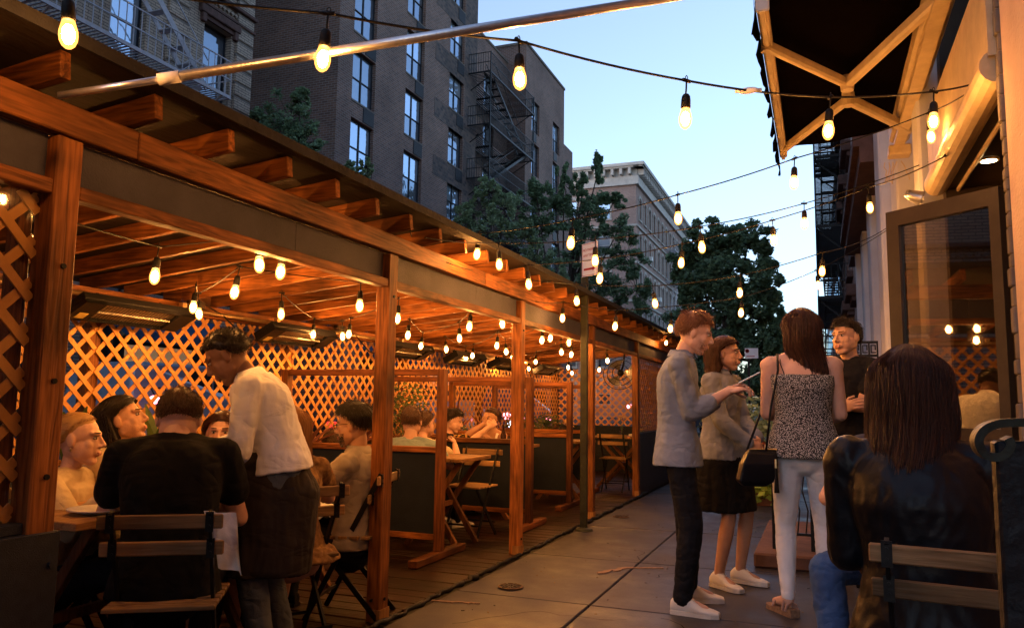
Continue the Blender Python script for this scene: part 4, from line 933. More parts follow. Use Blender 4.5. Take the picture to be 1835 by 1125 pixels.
# nearest string
A_ = [jd(115, 60, -40), jd(585, 108, 20), jd(929, 147, 70), jd(1231, 213, 142), jd(1490, 235, 172), jd(1676, 222, 162)]
L_ = ['big glaring lit bulb nearest the camera, at the top left over the first rafters', 'lit bulb hanging right beside the silver tube before the brown brick block', 'lit bulb hanging against the corner of the brown brick block', 'lit bulb hanging alone in the open sky', 'lit bulb hanging under the awning arms, right of the awning valance', 'upper of the two lit bulbs close together at the wall bracket']
for p, l in zip(A_, L_): bulb(p, l, 'string light bulbs over the pavement')
q0 = A_[0].lerp(A_[1], .55); q0.z += .02
cable('thick black light cable nearest the camera, crossing the open sky to the pier', [A_[0]+Vector((-.5, -.3, .12)), A_[0]]+A_[1:]+[hook], .0045, .03)
g = MB(); w_ = A_[3].lerp(A_[4], .4); w_.z -= .012; g.ell(w_, (.04, .013, .013)); g.tube([w_-Vector((.05, .01, 0)), w_+Vector((.05, .01, 0))], .008, 8); tag(g.build('cable_coupling', M['signw'], smooth=True), 'clear tape wrapped plug joint on the nearest light cable', 'plug')
rows = [  # (label of the row, [(bx, by, jointy)], left end pixel+X, right end)
 ('second', [(742, 457, 424), (859, 457, 417), (1026, 437, 392), (1215, 392, 348), (1425, 330, 283), (1667, 247, 200)], (735, 414, -2.1), hook+Vector((0, .01, -.01))),
 ('third', [(893, 475, 435), (1067, 468, 428), (1255, 445, 405), (1442, 403, 364), (1664, 328, 289)], (762, 426, -2.1), atX(1694, 277, .68)),
 ('fourth', [(884, 520, 486), (945, 511, 474), (1078, 500, 463), (1223, 472, 436), (1385, 432, 394), (1557, 373, 335)], (800, 470, -2.15), atX(1696, 279, .69)),
 ('fifth', [(1032, 541, 508), (1170, 545, 512), (1327, 526, 493), (1475, 487, 452)], (940, 500, -2.1), atX(1590, 408, .68)),
 ('sixth', [(1009, 571, 541), (1105, 586, 556), (1330, 562, 532), (1464, 512, 484)], (960, 540, -2.1), atX(1592, 411, .69)),
]
for nm, bl, le, re in rows:
    pts = [jd(*b) for b in bl]; lp = atX(le[0], le[1], le[2])
    for i, p in enumerate(pts): bulb(p, 'small lit bulb, %s from the left on the %s light cable from the camera' % (ORD[i], nm), 'string light bulbs over the pavement')
    cable('thin light cable, %s from the camera, between shelter roof and restaurant wall' % nm, [lp]+pts+[re], .0038, .03)
p = atZ(1199, 612, 2.2); 
bulb(jd(1203, 590, 562), 'small lit bulb half hidden behind the hair of the man with the phone', 'string light bulbs over the pavement')
bulb(atX(1196, 615, -2.1)+Vector((0, 0, .15)), 'lit bulb at the far corner of the shelter roof', 'string light bulbs over the pavement')
# strings inside the shelter
inner = [
 ('first', [(55, 443), (281, 497), (461, 477), (507, 489)]),
 ('second', [(349, 552), (353, 564), (427, 526), (645, 549)]),
 ('third', [(503, 564), (562, 601), (612, 604), (628, 600), (714, 572)]),
 ('fourth', [(733, 602), (757, 621), (822, 607), (844, 587), (898, 582)]),
 ('fifth', [(797, 627), (834, 641), (849, 638), (892, 620), (905, 631), (973, 611), (989, 607)]),
 ('sixth', [(917, 641), (902, 656), (947, 661), (961, 649), (1005, 632), (1018, 615), (1025, 636)]),
 ('seventh', [(1019, 659), (1024, 669), (1075, 663), (1088, 647)]),
]
for nm, bl in inner:
    pts = []
    for (bx, by) in bl:
        z = 1.775; p = atZ(bx, by, z)
        if p.x < XBK+.1: p = atX(bx, by, XBK+.12)
        if p.y > 13.5: p = atY(bx, by, 13.2)
        if p.x > XB-.15: p = atX(bx, by, XB-.16)
        pts.append(p+Vector((0, 0, DROP)))
    for i, p in enumerate(pts): bulb(p, 'lit bulb inside the shelter, %s from the left on the %s string back' % (ORD[i], nm), 'string light bulbs under the shelter roof')
    cable('thin dark light cable under the rafters, %s string back from the near end' % nm, pts, .0035, .02)

# ================================================================== FURNITURE
M['slatw'] = wood('folding chair slats', (.42, .26, .12), (.25, .14, .06), 0)
M['tabw'] = wood('table planks', (.46, .25, .10), (.26, .12, .045), 1)
M['legw'] = wood('wood leg', (.3, .13, .05), (.14, .055, .02), 2)
def folding_chair(loc, rz, label, fm='black', sm='slatw', group='folding bistro chairs', H=.80, wd=.42):
    t = thing('folding_chair', label, 'chair', loc, rz, group); w = wd/2       # faces +y, back at -y
    for s_ in (-1, 1):
        g = MB(); x = s_*(w-.045)
        g.bar((x, -.21, H), (x, .20, .0), .012, .028, up=(0, 1, .4)); g.build('leg', M[fm], t)
        g = MB(); x = s_*(w-.065); g.bar((x, .17, .44), (x, -.22, .0), .012, .028, up=(0, 1, .4)); g.build('leg', M[fm], t)
    for z, h_ in ((H-.035, .05), (H-.135, .05)):
        yy = -.21+(H-z)*.0+.41*(H-z)/H; g = MB(); g.box((-w, yy-.022, z-h_/2), (w, yy-.006, z+h_/2), ch=.004)
        s2 = g.build('back_slat', M[sm], t); g = MB()
        for sx in (-1, 1):
            g.box((sx*(w-.045)-.014, yy-.027, z-.035), (sx*(w-.045)+.014, yy-.0225, z+.035))
            for dz in (-.014, .014): g.tube([(sx*(w-.045), yy-.031, z+dz), (sx*(w-.045), yy-.027, z+dz)], .005, 8)
        g.build('bracket', M[fm], s2)
    g = MB()
    for k in range(6): y = -.16+k*.064; g.box((-w+.02, y, .445), (w-.02, y+.05, .462), ch=.003)
    g.build('seat', M[sm], t); g = MB(); g.bar((-w+.05, -.17, .12), (w-.05, -.17, .12), .014, .014); g.bar((-w+.05, .145, .12), (w-.05, .145, .12), .014, .014); g.build('stretcher', M[fm], t)
    return t
def table(loc, rz, sx, sy, label, h=.74, mat='tabw', legs='x'):
    t = thing('bistro_table', label, 'table', loc, rz); g = MB(); n = max(2, int(sx/.1)); w = sx/n
    for k in range(n): g.box((-sx/2+k*w+.003, -sy/2, h-.03), (-sx/2+(k+1)*w-.003, sy/2, h), ch=.003)
    g.build('tabletop', M[mat], t)
    for s_ in (-1, 1):
        g = MB(); y = s_*(sy/2-.12); g.bar((-sx/2+.06, y, 0), (sx/2-.08, y+.03, h-.03), .035, .045, ch=.003); g.build('leg', M['legw'], t)
        g = MB(); g.bar((sx/2-.06, y-.04, 0), (-sx/2+.08, y-.01, h-.03), .035, .045, ch=.003); g.build('leg', M['legw'], t)
    g = MB(); g.bar((0, -sy/2+.1, .33), (0, sy/2-.1, .33), .03, .04); g.build('stretcher', M['legw'], t); return t
def tumbler(p, label, r=.036, h=.1, liq=None):
    t = thing('drinking_glass', label, 'glass', p); g = MB(); g.lathe([(r*.8, 0), (r, h), (r-.003, h), (r*.8-.003, .006), (.001, .006)], 18); g.build('cup', M['glass'], t, smooth=True)
    if liq: g = MB(); g.lathe([(r*.76, .007), (r*.9, h*.6), (.001, h*.6)], 16); g.build('drink', liq, t)
    return t
M['water'] = pmat('iced drink', (.5, .35, .15), None, 10, .2, 0); M['cola'] = pmat('dark drink', (.03, .01, .005), None, 10, .1, 0)
def plate(p, label, r=.12):
    g = MB(); g.lathe([(r*.55, 0), (r*.6, .004), (r, .016), (r, .02), (r*.58, .008), (.001, .007)], 28); o = g.build('plate', M['white'], smooth=True, loc=p); tag(o, label, 'plate'); return o
table((-2.85, 2.75, 0), 0, .6, 1.2, 'wooden table where the blonde woman and the man in the black shirt sit')
plate((-2.7, 2.38, .742), 'white plate on the near end of the wooden table'); plate((-2.95, 2.9, .742), 'white plate in the middle of the first wooden table')
tumbler((-2.66, 2.98, .742), 'short glass with an iced drink in front of the waiter', liq=M['water']); tumbler((-2.72, 3.12, .742), 'glass of water behind the iced drink'); tumbler((-2.8, 2.6, .742), 'drinking glass by the arm of the man in the black shirt')
table((-3.25, 4.15, 0), 0, .62, .9, 'wooden table in front of the bearded man')
plate((-3.02, 4.1, .742), 'white plate with food before the bearded man')
table((-3.05, 6.2, 0), .0, .62, .62, 'empty wooden table beside the first booth divider'); 
table((-3.35, 8.1, 0), 0, .7, .9, 'wooden table with a dark bottle before the drinking woman')
table((-3.1, 9.75, 0), 0, .7, .6, 'wooden table with a vase behind the sign pole')
table((-2.75, 11.6, 0), 0, .8, .7, 'farthest wooden table with dried flowers')
folding_chair((-2.30, 2.36, 0), math.radians(33), 'folding chair carrying the man in the black T-shirt', sm='slatw')
folding_chair((-2.98, 6.62, 0), math.radians(176), 'empty folding chair with light slats against the second booth divider', H=.78)
folding_chair((-2.72, 10.95, 0), math.radians(2), 'empty folding chair at the farthest table with the dried flowers')
cq = atZ(1710, 998, .815); folding_chair((cq.x+.02, cq.y+.2, 0), math.radians(-7), 'folding chair under the woman in the black leather jacket', wd=.40, H=.845)
t_ = table((.34, 3.25, 0), 0, .66, .72, 'slatted wooden pavement table in front of the woman in the black leather jacket', h=.745)
tumbler((.52, 3.05, .745), 'clear glass on the pavement table beside the flower vase', r=.038, h=.12, liq=M['water'])
# napkin / newspaper-ish bench bits
# dark bottle and vases
def vase(p, label, flower, n=7, h=.2, s=1.):
    t = thing('flower_vase', label, 'vase', p); g = MB(); g.lathe([(.03*s, 0), (.035*s, .04*s), (.018*s, .11*s), (.022*s, .14*s), (.019*s, .14*s), (.015*s, .11*s), (.03*s, .04*s), (.001, .01)], 16); g.build('vase', M['glass'], t, smooth=True)
    g = MB(); g3 = MB()
    for k in range(n):
        e = Vector((random.uniform(-.07, .07), random.uniform(-.07, .07), h*random.uniform(.8, 1.3)))*s+Vector((0, 0, .08*s)); g.tube([(0, 0, .03*s), Vector((e.x*.3, e.y*.3, e.z*.6)), e], .0015, 5)
        leaves(g3, e, (.025*s, .025*s, .03*s), 16, .014*s, 1., .6)
    g.build('stem', M['leafi'], t); g3.build('blossom', flower, t); return t
M['pinkf'] = pmat('pink petals', (.75, .35, .28), (.6, .2, .18), 20, .7, 0); M['dryf'] = pmat('dried petals', (.6, .4, .18), (.45, .25, .1), 20, .8, 0)
vase((.50, 2.85, .745), 'small vase of pink blossoms on the pavement table behind the leather jacket', M['pinkf'], 8, .2)
p = atZ(1023, 800, .742); vase((-3.0, 9.6, .742), 'vase of pale flowers on the table behind the sign pole', M['dryf'], 9, .12)
vase((-2.75, 11.5, .742), 'small vase of dried flowers on the farthest table', M['dryf'], 9, .16)
t = thing('bottle', 'dark bottle standing before the drinking woman', 'bottle', (-3.13, 7.75, .742)); g = MB(); g.lathe([(.03, 0), (.032, .12), (.012, .18), (.012, .23), (.001, .235)], 16); g.build('body', M['cola'], t, smooth=True)
for k, (x, y) in enumerate(((-3.05, 7.8), (-3.3, 7.7), (-2.98, 7.95))): tumbler((x, y, .742), ['short tumbler right of the dark bottle', 'tumbler left of the dark bottle', 'tumbler at the right edge of the table of the drinking woman'][k], liq=M['water'])
p = (-2.8, 11.4, .745); g = MB(); g.box((-.15, -.1, 0), (.15, .1, .03), ch=.004); g.box((.0, -.09, .031), (.2, .09, .045), ch=.003); o = g.build('folded_menu', M['white'], loc=(-2.5, 11.6, .742)); tag(o, 'stack of white menus on the farthest table', 'menu')
# fan
t = thing('wall_fan', 'round wire cage fan hanging in the far booth beside the fifth post', 'fan', atY(1112, 668, 11.3)); g = MB()
Mf = Matrix.Rotation(math.radians(70), 4, 'X') @ Matrix.Rotation(0, 4, 'Y')
for r in (.26, .2, .12): g.tube([Mf @ Vector((r*math.cos(a*PI/16), r*math.sin(a*PI/16), .03*(1-r/.26))) for a in range(33)], .005, 5)
for k in range(16): a = PI*k/8; g.tube([Mf @ Vector((.04*math.cos(a), .04*math.sin(a), .05)), Mf @ Vector((.26*math.cos(a), .26*math.sin(a), 0))], .002, 4)
g.build('cage', M['black'], t); g = MB()
for k in range(3):
    a0 = k*2*PI/3; vs = []
    for i in range(6):
        for j in range(4): r = .04+.18*i/5; a = a0+(j/3.-.5)*(.5+.9*i/5); vs.append(Mf @ Vector((r*math.cos(a), r*math.sin(a), .03*(j/3.-.5))))
    g.add(vs, [(i*4+j, i*4+j+1, (i+1)*4+j+1, (i+1)*4+j) for i in range(5) for j in range(3)])
g.build('blade', M['steel'], t); g = MB(); g.ell((0, 0, 0), (.05, .06, .05)); g.tube([(0, 0, 0), (.02, .1, .12), (.03, .12, .3)], .015, 8); g.build('motor', M['black'], t)

# planters with house plants along the lattice
def spiky(label, loc, mat, n=16, L=.55, w=.03, up=.8, bush=None, pot=True):
    t = thing('potted_plant', label, 'plant', loc, random.uniform(0, 6)); g = MB()
    for k in range(n):
        a = random.uniform(0, 2*PI); el = random.uniform(.35, 1.) ; l = L*random.uniform(.6, 1.1); d = Vector((math.cos(a), math.sin(a), 0)); vs = []
        for i in range(7):
            s_ = i/6.; p = d*(l*s_*(1-el)*1.2+l*.25*s_*s_)+Vector((0, 0, l*el*s_*up-l*.25*s_*s_*(1-el)))+Vector((0, 0, .0)); ww = w*math.sin(PI*min(.97, s_*.9+.08)); q = Vector((-d.y, d.x, 0))
            vs += [p-q*ww, p+Vector((0, 0, -ww*.3)), p+q*ww]
        g.add(vs, [(i*3+j, i*3+j+1, (i+1)*3+j+1, (i+1)*3+j) for i in range(6) for j in range(2)])
    g.build('leaves', M[mat], t, smooth=True)
    if bush: g = MB(); leaves(g, (0, 0, bush[1]), (bush[0], bush[0], bush[1]), bush[2], .025, .6, .5); g.build('foliage', M['leafi'], t)
    return t
pl = thing('planter_box', 'long dark planter box along the foot of the lattice wall', 'planter', (XBK+.16, 7, 0)); g = MB(); g.box((-.12, -6.2, 0), (.12, 6.2, .72), ch=.01); g.build('box', M['navy'], pl); g = MB(); g.box((-.11, -6.1, .715), (.11, 6.1, .735)); g.build('soil', M['bark'], pl)
for i, (y, m_, n, L, w, b_, l) in enumerate([(3.6, 'leafi', 10, .5, .05, None, 'broad leaved green plant behind the man in the black shirt'), (4.3, 'leafi', 12, .6, .045, None, 'tall green plant beside the waiter'), (5.0, 'leafg', 16, .5, .012, (.2, .15, 300), 'bushy green plant behind the bearded man'),
    (6.0, 'leafr', 14, .75, .03, None, 'red cordyline between the second post and the grey-blue shirt'), (6.9, 'leafr', 12, .75, .03, None, 'dark red upright plant left of the man with striped sleeves'), (7.9, 'leafg', 8, .4, .01, (.28, .38, 900), 'rounded bushy shrub between the striped sleeves and the drinking woman'),
    (9.2, 'leafr', 18, .7, .02, (.2, .12, 200), 'reddish grassy plant behind the third post'), (10.2, 'leafr', 16, .6, .03, None, 'red leafed plant left of the sign pole'), (11.6, 'leafg', 10, .3, .015, (.35, .16, 700), 'low green shrub behind the farthest table'), (12.8, 'leafi', 10, .3, .015, (.3, .16, 500), 'low green plant at the far corner of the shelter')]):
    spiky(l, (XBK+.17, y, .73), m_, n, L, w, bush=b_)
# right side plants
t = thing('potted_plant', 'terracotta pot of lime green trailing leaves behind the woman in white jeans', 'plant', atZ(1365, 903, 0)); g = MB(); g.lathe([(.17, 0), (.24, .3), (.26, .3), (.26, .36), (.22, .36), (.001, .34)], 24); M['terra'] = pmat('terracotta', (.30, .12, .07), (.2, .08, .05), 9, .8, .3); g.build('pot', M['terra'], t, smooth=False)
g = MB(); leaves(g, (0, -.15, .42), (.34, .25, .24), 120, .075, .5, .75); leaves(g, (.05, -.24, .22), (.3, .12, .22), 60, .075, .5, .75); g.build('trailing_leaves', M['leafl'], t)
g = MB(); leaves(g, (0, .05, .95), (.38, .35, .42), 900, .035, .5, .6); g.build('foliage', M['leafg'], t); g = MB(); leaves(g, (-.05, -.1, .75), (.3, .2, .3), 50, .10, .5, .3); g.build('red_leaves', M['leafr'], t)
t = thing('potted_plant', 'leafy hedge plant with small flowers further behind the skirt', 'plant', (-1.25, 13.5, 0)); g = MB(); leaves(g, (0, 0, .8), (.7, .5, .6), 1300, .045, .5, .6); g.build('foliage', M['leafg'], t); g = MB(); g.box((-.6, -.25, 0), (.6, .25, .4)); g.build('pot', M['terra'], t)
# brownstone step and menu stand
st_ = thing('stone_step', 'low brownstone step slab behind the woman in white jeans', 'step', (0, 0, 0)); g = MB(); g.box((-.50, 6.3, .0), (XW, 8.2, .11), ch=.015); g.build('slab', M['brownstone'], st_)
t = thing('stair_railing', 'black iron railing with a brownstone cap standing on the low step', 'railing', (-.36, 6.55, .11)); g = MB()
for x in (0, .28, .56): g.bar((x, 0, 0), (x, 0, .62), .03, .03)
g.bar((0, 0, .12), (.56, 0, .12), .02, .02); g.bar((0, 0, .6), (.56, 0, .6), .03, .03)
for k in range(9): x = .05+k*.06; g.tube([(x, 0, .12), (x+.02, 0, .3), (x-.02, 0, .45), (x, 0, .6)], .006, 5)
for x in (0, .28, .56): g.bar((x, .0, 0), (x, .7, 0.02), .02, .02)
g.build('iron_frame', M['black'], t); g = MB(); g.box((-.06, -.09, .62), (.62, .25, .79), ch=.012); g.build('stone_cap', M['brownstone'], t)
t = thing('iron_fence', 'black iron fence with square key pattern behind the man in the black T-shirt', 'fence', (.2, 10.2, 0)); g = MB()
for z in (1.98, 1.82, .3): g.bar((0, 0, z), (.46, 0, z), .03, .03)
for k in range(6): g.bar((k*.09, 0, .0), (k*.09, 0, 1.98), .02, .02)
for k in range(5): x = .045+k*.09; g.box((x-.03, -.008, 1.85), (x+.03, .008, 1.865)); g.box((x-.03, -.008, 1.865), (x-.015, .008, 1.95)); g.box((x-.015, -.008, 1.935), (x+.03, .008, 1.95)); g.box((x+.015, -.008, 1.885), (x+.03, .008, 1.935))
g.build('railing', M['iron'], t)
# scroll railing in the right foreground
t = thing('scroll_railing', 'dark iron handrail ending in a scroll, in front of the leather jacket', 'railing'); g = MB(); yr = 1.36
def rp(px, py): return atY(px, py, yr)
pts = [rp(1900, 752), rp(1850, 756), rp(1805, 757), rp(1780, 760), rp(1760, 770), rp(1750, 786), rp(1754, 804), rp(1768, 816), rp(1786, 817), rp(1800, 808), rp(1806, 794), rp(1800, 782)]
for a, b in zip(pts[:-1], pts[1:]):
    pass
sm_ = []
for i in range(len(pts)-1):
    for k in range(4): 
        p0, p1, p2, p3 = pts[max(i-1, 0)], pts[i], pts[i+1], pts[min(i+2, len(pts)-1)]; s_ = k/4.
        sm_.append(.5*((2*p1)+(-p0+p2)*s_+(2*p0-5*p1+4*p2-p3)*s_*s_+(-p0+3*p1-3*p2+p3)*s_**3))
n_ = len(sm_); vs = []
for i, p in enumerate(sm_):
    tt = (sm_[min(i+1, n_-1)]-sm_[max(i-1, 0)]).normalized(); nr = Vector((0, 1, 0)).cross(tt).normalized()
    for (u, v) in ((-.006, -.022), (.006, -.022), (.006, .022), (-.006, .022)): vs.append(p+nr*u+Vector((0, v, 0)))
g.add(vs, [(i*4+k, i*4+(k+1) % 4, (i+1)*4+(k+1) % 4, (i+1)*4+k) for i in range(n_-1) for k in range(4)]+[(0, 3, 2, 1), tuple((n_-1)*4+k for k in range(4))]); g.build('handrail', M['coverm3'] if 'coverm3' in M else M['polep'], t)
p = rp(1821, 900); g = MB(); g.box((p.x-.026, yr-.02, 0), (p.x+.03, yr+.02, 1.155), ch=.004); g.build('post', M['iron'], t)

# ================================================================== ACROSS THE STREET (seen through the lattice)
def carpaint(n, c): 
    m = pmat(n, c, None, 4, .3, 0, coat=.8); return m
M['rubber'] = pmat('tyre rubber', (.02, .02, .02), None, 20, .85, .2); M['hub'] = pmat('wheel rim', (.4, .4, .42), None, 10, .35, 0, metal=.9)
M['cglass'] = pmat('car glass', (.02, .025, .03), None, 4, .06, 0, spec=.8)
M['tail'] = emis('tail lamp', (1, .05, .03), .4)
def car(loc, rz, label, paint, van=False):
    t = thing('parked_car', label, 'car', loc, rz, 'cars parked across the street'); Lc, Wc, Hc = 4.5, 1.78, (2.0 if van else 1.45)
    side = [(-2.2, .35), (-2.22, .75), (-2.1, .98), (-1.55, 1.02), (-.9, Hc-.04), (-.2, Hc), (.75, Hc-.02), (1.5, 1.05), (2.1, .95), (2.25, .7), (2.22, .35)]
    if van: side = [(-2.3, .35), (-2.32, 1.0), (-2.2, Hc-.1), (-2.0, Hc), (.6, Hc), (1.35, 1.2), (2.15, 1.0), (2.3, .7), (2.25, .35)]
    g = MB(); n = len(side); rows_ = []
    for yv, sc in ((-Wc/2, .0), (-Wc/2+.1, 1.), (Wc/2-.1, 1.), (Wc/2, .0)):
        for (x, z) in side: rows_.append((x*(1 if sc else .985), yv if z < 1.03 else yv*.86, z if sc else .35+(z-.35)*.97))
    g.add(rows_, [(j*n+i, j*n+i+1, (j+1)*n+i+1, (j+1)*n+i) for j in range(3) for i in range(n-1)]+[tuple(range(n))[::-1], tuple(3*n+i for i in range(n))]+[(j*n+n-1, j*n, (j+1)*n, (j+1)*n+n-1) for j in range(3)])
    g.build('body', paint, t, fixn=True)
    g = MB(); zt_, zb = Hc-.12, 1.04
    for s_ in (-1, 1):
        y0_, y1_ = s_*(Wc/2+.004), s_*(Wc/2*.86+.012)
        for (xa, xb, xc, xd) in (((-1.35, -.35, -.35, -.95), (-.28, .62, .95, -.28)) if False else ((-1.3, -.3, -.3, -.88), (-.24, 1.2, .72, -.24))):
            g.add([(xa, y1_, zb), (xb, y1_, zb), (xc, y1_, zt_), (xd, y1_, zt_)], [(0, 1, 2, 3)])
    g.add([(1.46, -.68, 1.1), (1.46, .68, 1.1), (.8, .62, Hc-.05), (.8, -.62, Hc-.05)], [(0, 1, 2, 3)]); g.v = [(x+(.02 if abs(x) > .79 else 0)*1, y, z+.0) for (x, y, z) in g.v]
    g.build('window', M['cglass'], t)
    for x in (-1.4, 1.4):
        for s_ in (-1, 1):
            g = MB(); g.lathe([(.2, -.1), (.31, -.1), (.33, -.07), (.33, .07), (.31, .1), (.2, .1)], 22, c=(x, s_*(Wc/2-.1), .33), M=Matrix.Rotation(PI/2, 4, 'X')); w_ = g.build('wheel', M['rubber'], t); g = MB(); g.lathe([(.001, -.11), (.2, -.112), (.2, .112), (.001, .11)], 16, c=(x, s_*(Wc/2-.1), .33), M=Matrix.Rotation(PI/2, 4, 'X')); g.build('rim', M['hub'], w_)
    for s_ in (-1, 1): g = MB(); g.box((-2.24, s_*.78-.12, .7), (-2.14, s_*.78+.12, .85), ch=.01); g.build('tail_light', M['tail'], t)
    return t
car((-11.9, 6.5, -.155), R90, 'dark navy car parked across the street, behind the blonde woman', carpaint('navy paint', (.03, .05, .11)))
car((-11.9, 12.5, -.155), R90, 'pale blue van parked across the street, behind the waiter', carpaint('pale blue paint', (.25, .33, .42)), True)
car((-11.9, 18.5, -.155), R90, 'black car parked across the street, behind the bearded man', carpaint('black paint', (.02, .02, .025)))
car((-11.9, 24.5, -.155), R90, 'silver car parked across the street, behind the drinking woman', carpaint('silver paint', (.35, .36, .38)))
car((-11.9, 31.5, -.155), R90, 'blue van parked across the street, seen through the far lattice', carpaint('blue paint', (.05, .10, .25)), True)
car((-4.9, 40, -.155), R90, 'dark blue car far down the street behind the plants', carpaint('dark blue paint', (.04, .07, .14)))
M['shopl'] = emis('shop glow', (1, .6, .3), .035); M['pink'] = emis('pink lamp', (1, .22, .3), 2.5); M['cool'] = emis('cool lamp', (.75, .85, 1), 2.)
t = thing('shop_front', 'dim shop front with lit windows across the street, seen through the lattice', 'shop', (-15.85, 0, 0)); g = MB()
for y in (3, 8.5, 14, 25, 30, 36, 43): g.box((0, y, .6), (.04, y+2.6, 2.7))
g.build('shop_window', pmat('dark shop glass', (.02, .022, .028), None, 4, .4, 0, spec=.2), t)
g = MB()
for y in (5.9, 11.5, 17, 28, 34, 40): g.box((0, y, .3), (.05, y+1.1, 2.5))
g.build('door', pmat('dark shop door', (.02, .02, .022), None, 4, .8, 0, spec=.1), t)
g = MB()
for y in (14.2, 30.3): g.box((.05, y+.1, 1.9), (.06, y+2.3, 2.5))
g.build('lit_sign', M['shopl'], t)
g = MB()
for y in (2.5, 13.5, 24.5): g.add([(0, y, 3.3), (0, y+4, 3.3), (1.2, y+4, 2.75), (1.2, y, 2.75), (0, y, 3.25), (0, y+4, 3.25), (1.2, y+4, 2.5), (1.2, y, 2.5)], [(0, 1, 2, 3), (7, 6, 5, 4), (3, 2, 6, 7), (0, 3, 7, 4), (1, 5, 6, 2)])
g.build('awning', pmat('blue shop canvas', (.03, .08, .17), None, 5, .8, .1), t)
def globe(p, mat, label, r=.09):
    t = thing('street_globe_lamp', label, 'lamp', p); g = MB(); g.ell((0, 0, 0), (r, r, r*.8)); g.build('globe', M[mat], t, smooth=True); g = MB(); g.tube([(0, 0, r*.7), (-.1, 0, r*2.2), (-.4, 0, r*2.2)], .015, 6); g.build('bracket', M['iron'], t)
for (px, py, m_, l) in ((277, 716, 'pink', 'left pink lamp glowing behind the lattice above the man in the black shirt'), (302, 716, 'pink', 'right pink lamp glowing behind the lattice above the man in the black shirt'), (318, 695, 'cool', 'cool white lamp behind the lattice left of the waiter'), (908, 745, 'pink', 'pink lamp behind the lattice right of the drinking woman'), (925, 744, 'pink', 'second pink lamp behind the lattice right of the drinking woman'), (1128, 728, 'pink', 'small red lamp behind the far lattice'), (917, 760, 'cool', 'white lamp low behind the lattice right of the drinking woman'), (985, 752, 'pink', 'red lamp behind the lattice left of the sign pole')):
    globe(atX(px, py, -10.4 if py > 700 else -14.5), m_, l, .09 if px < 400 else .16)
# ================================================================== PEOPLE
def V(*a): return Vector(a)
def skinm(n, c, c2): return pmat(n, c, c2, 18, .5, .08, sss=.12, contrast=(.3, .7))
M['skin1'] = skinm('fair skin', (.60, .38, .30), (.53, .31, .24)); M['skin2'] = skinm('tan skin', (.48, .28, .19), (.42, .23, .15)); M['skin3'] = skinm('brown skin', (.20, .10, .065), (.16, .08, .05))
M['eyew'] = pmat('eye white', (.36, .33, .31), None, 9, .3, 0); M['dark'] = pmat('iris', (.02, .014, .01), None, 9, .2, 0); M['lip'] = pmat('lips', (.42, .16, .13), (.36, .13, .1), 9, .45, 0)
def cloth(n, c, c2=None, sc=6., bump=.35, bs=240, rough=.85, fold=.45):
    m = pmat(n, c, c2 or tuple(x*.8 for x in c), sc, rough, bump, bscale=bs, dist=.004); nt = m.node_tree; L = nt.links.new; b = nt.nodes['Principled BSDF']; b.inputs['Specular IOR Level'].default_value = .18
    tc = N(nt, 'ShaderNodeTexCoord'); mp = N(nt, 'ShaderNodeMapping'); mp.inputs['Scale'].default_value = (6.5, 6.5, 11); mp.inputs['Rotation'].default_value = (.5, .3, .2); L(tc.outputs['Object'], mp.inputs['Vector'])
    no = N(nt, 'ShaderNodeTexNoise', Scale=1., Detail=2., Roughness=.4, Distortion=.5); L(mp.outputs[0], no.inputs['Vector'])
    sb = N(nt, 'ShaderNodeMath', operation='SUBTRACT'); sb.inputs[1].default_value = .5; L(no.outputs['Fac'], sb.inputs[0]); ab = N(nt, 'ShaderNodeMath', operation='ABSOLUTE'); L(sb.outputs[0], ab.inputs[0])
    bp = N(nt, 'ShaderNodeBump', Strength=fold, Distance=.06); L(ab.outputs[0], bp.inputs['Height'])
    old = b.inputs['Normal'].links[0].from_node; L(old.outputs[0], b.inputs['Normal']); L(bp.outputs[0], old.inputs['Normal']); return m
def hairm(n, c1, c2):
    m, nt, b = newmat(n); L = nt.links.new; ge = N(nt, 'ShaderNodeNewGeometry'); cr = N(nt, 'ShaderNodeValToRGB')
    cr.color_ramp.elements[0].color = (*c2, 1); cr.color_ramp.elements[1].color = (*c1, 1); L(ge.outputs['Random Per Island'], cr.inputs['Fac']); L(cr.outputs[0], b.inputs['Base Color']); b.inputs['Roughness'].default_value = .45; b.inputs['Specular IOR Level'].default_value = .3; return m
HM = {'brown': hairm('brown hair', (.10, .05, .025), (.04, .02, .01)), 'red': hairm('auburn hair', (.22, .085, .035), (.10, .04, .018)), 'black': hairm('black hair', (.02, .014, .012), (.008, .006, .005)), 'dkbrown': hairm('dark brown hair', (.085, .028, .014), (.016, .008, .006)),
      'blond': hairm('blonde hair', (.52, .32, .13), (.30, .17, .06)), 'ginger': hairm('long chestnut hair', (.34, .16, .06), (.18, .08, .03))}
def ik(a, b, l1, l2, hint):
    d = b-a; L_ = d.length
    if L_ > (l1+l2)*.999: b = a+d*((l1+l2)*.999/L_); d = b-a; L_ = d.length
    x = (l1*l1-l2*l2+L_*L_)/(2*L_); h = math.sqrt(max(l1*l1-x*x, 0)); u = d/L_; p = Vector(hint); p = (p-u*p.dot(u)).normalized()
    return a+u*x+p*h, b
TM = [(-.6, .175, .125), (-.35, .172, .12), (-.15, .168, .118), (0, .162, .115), (.2, .148, .105), (.4, .145, .102), (.6, .160, .112), (.76, .172, .115), (.87, .165, .10), (.94, .12, .085), (1.0, .065, .065)]
TF = [(-.6, .18, .125), (-.35, .178, .122), (-.15, .175, .12), (0, .168, .118), (.2, .140, .10), (.36, .122, .09), (.52, .132, .098), (.68, .146, .112), (.80, .146, .10), (.90, .125, .08), (.95, .08, .065), (1.0, .052, .055)]
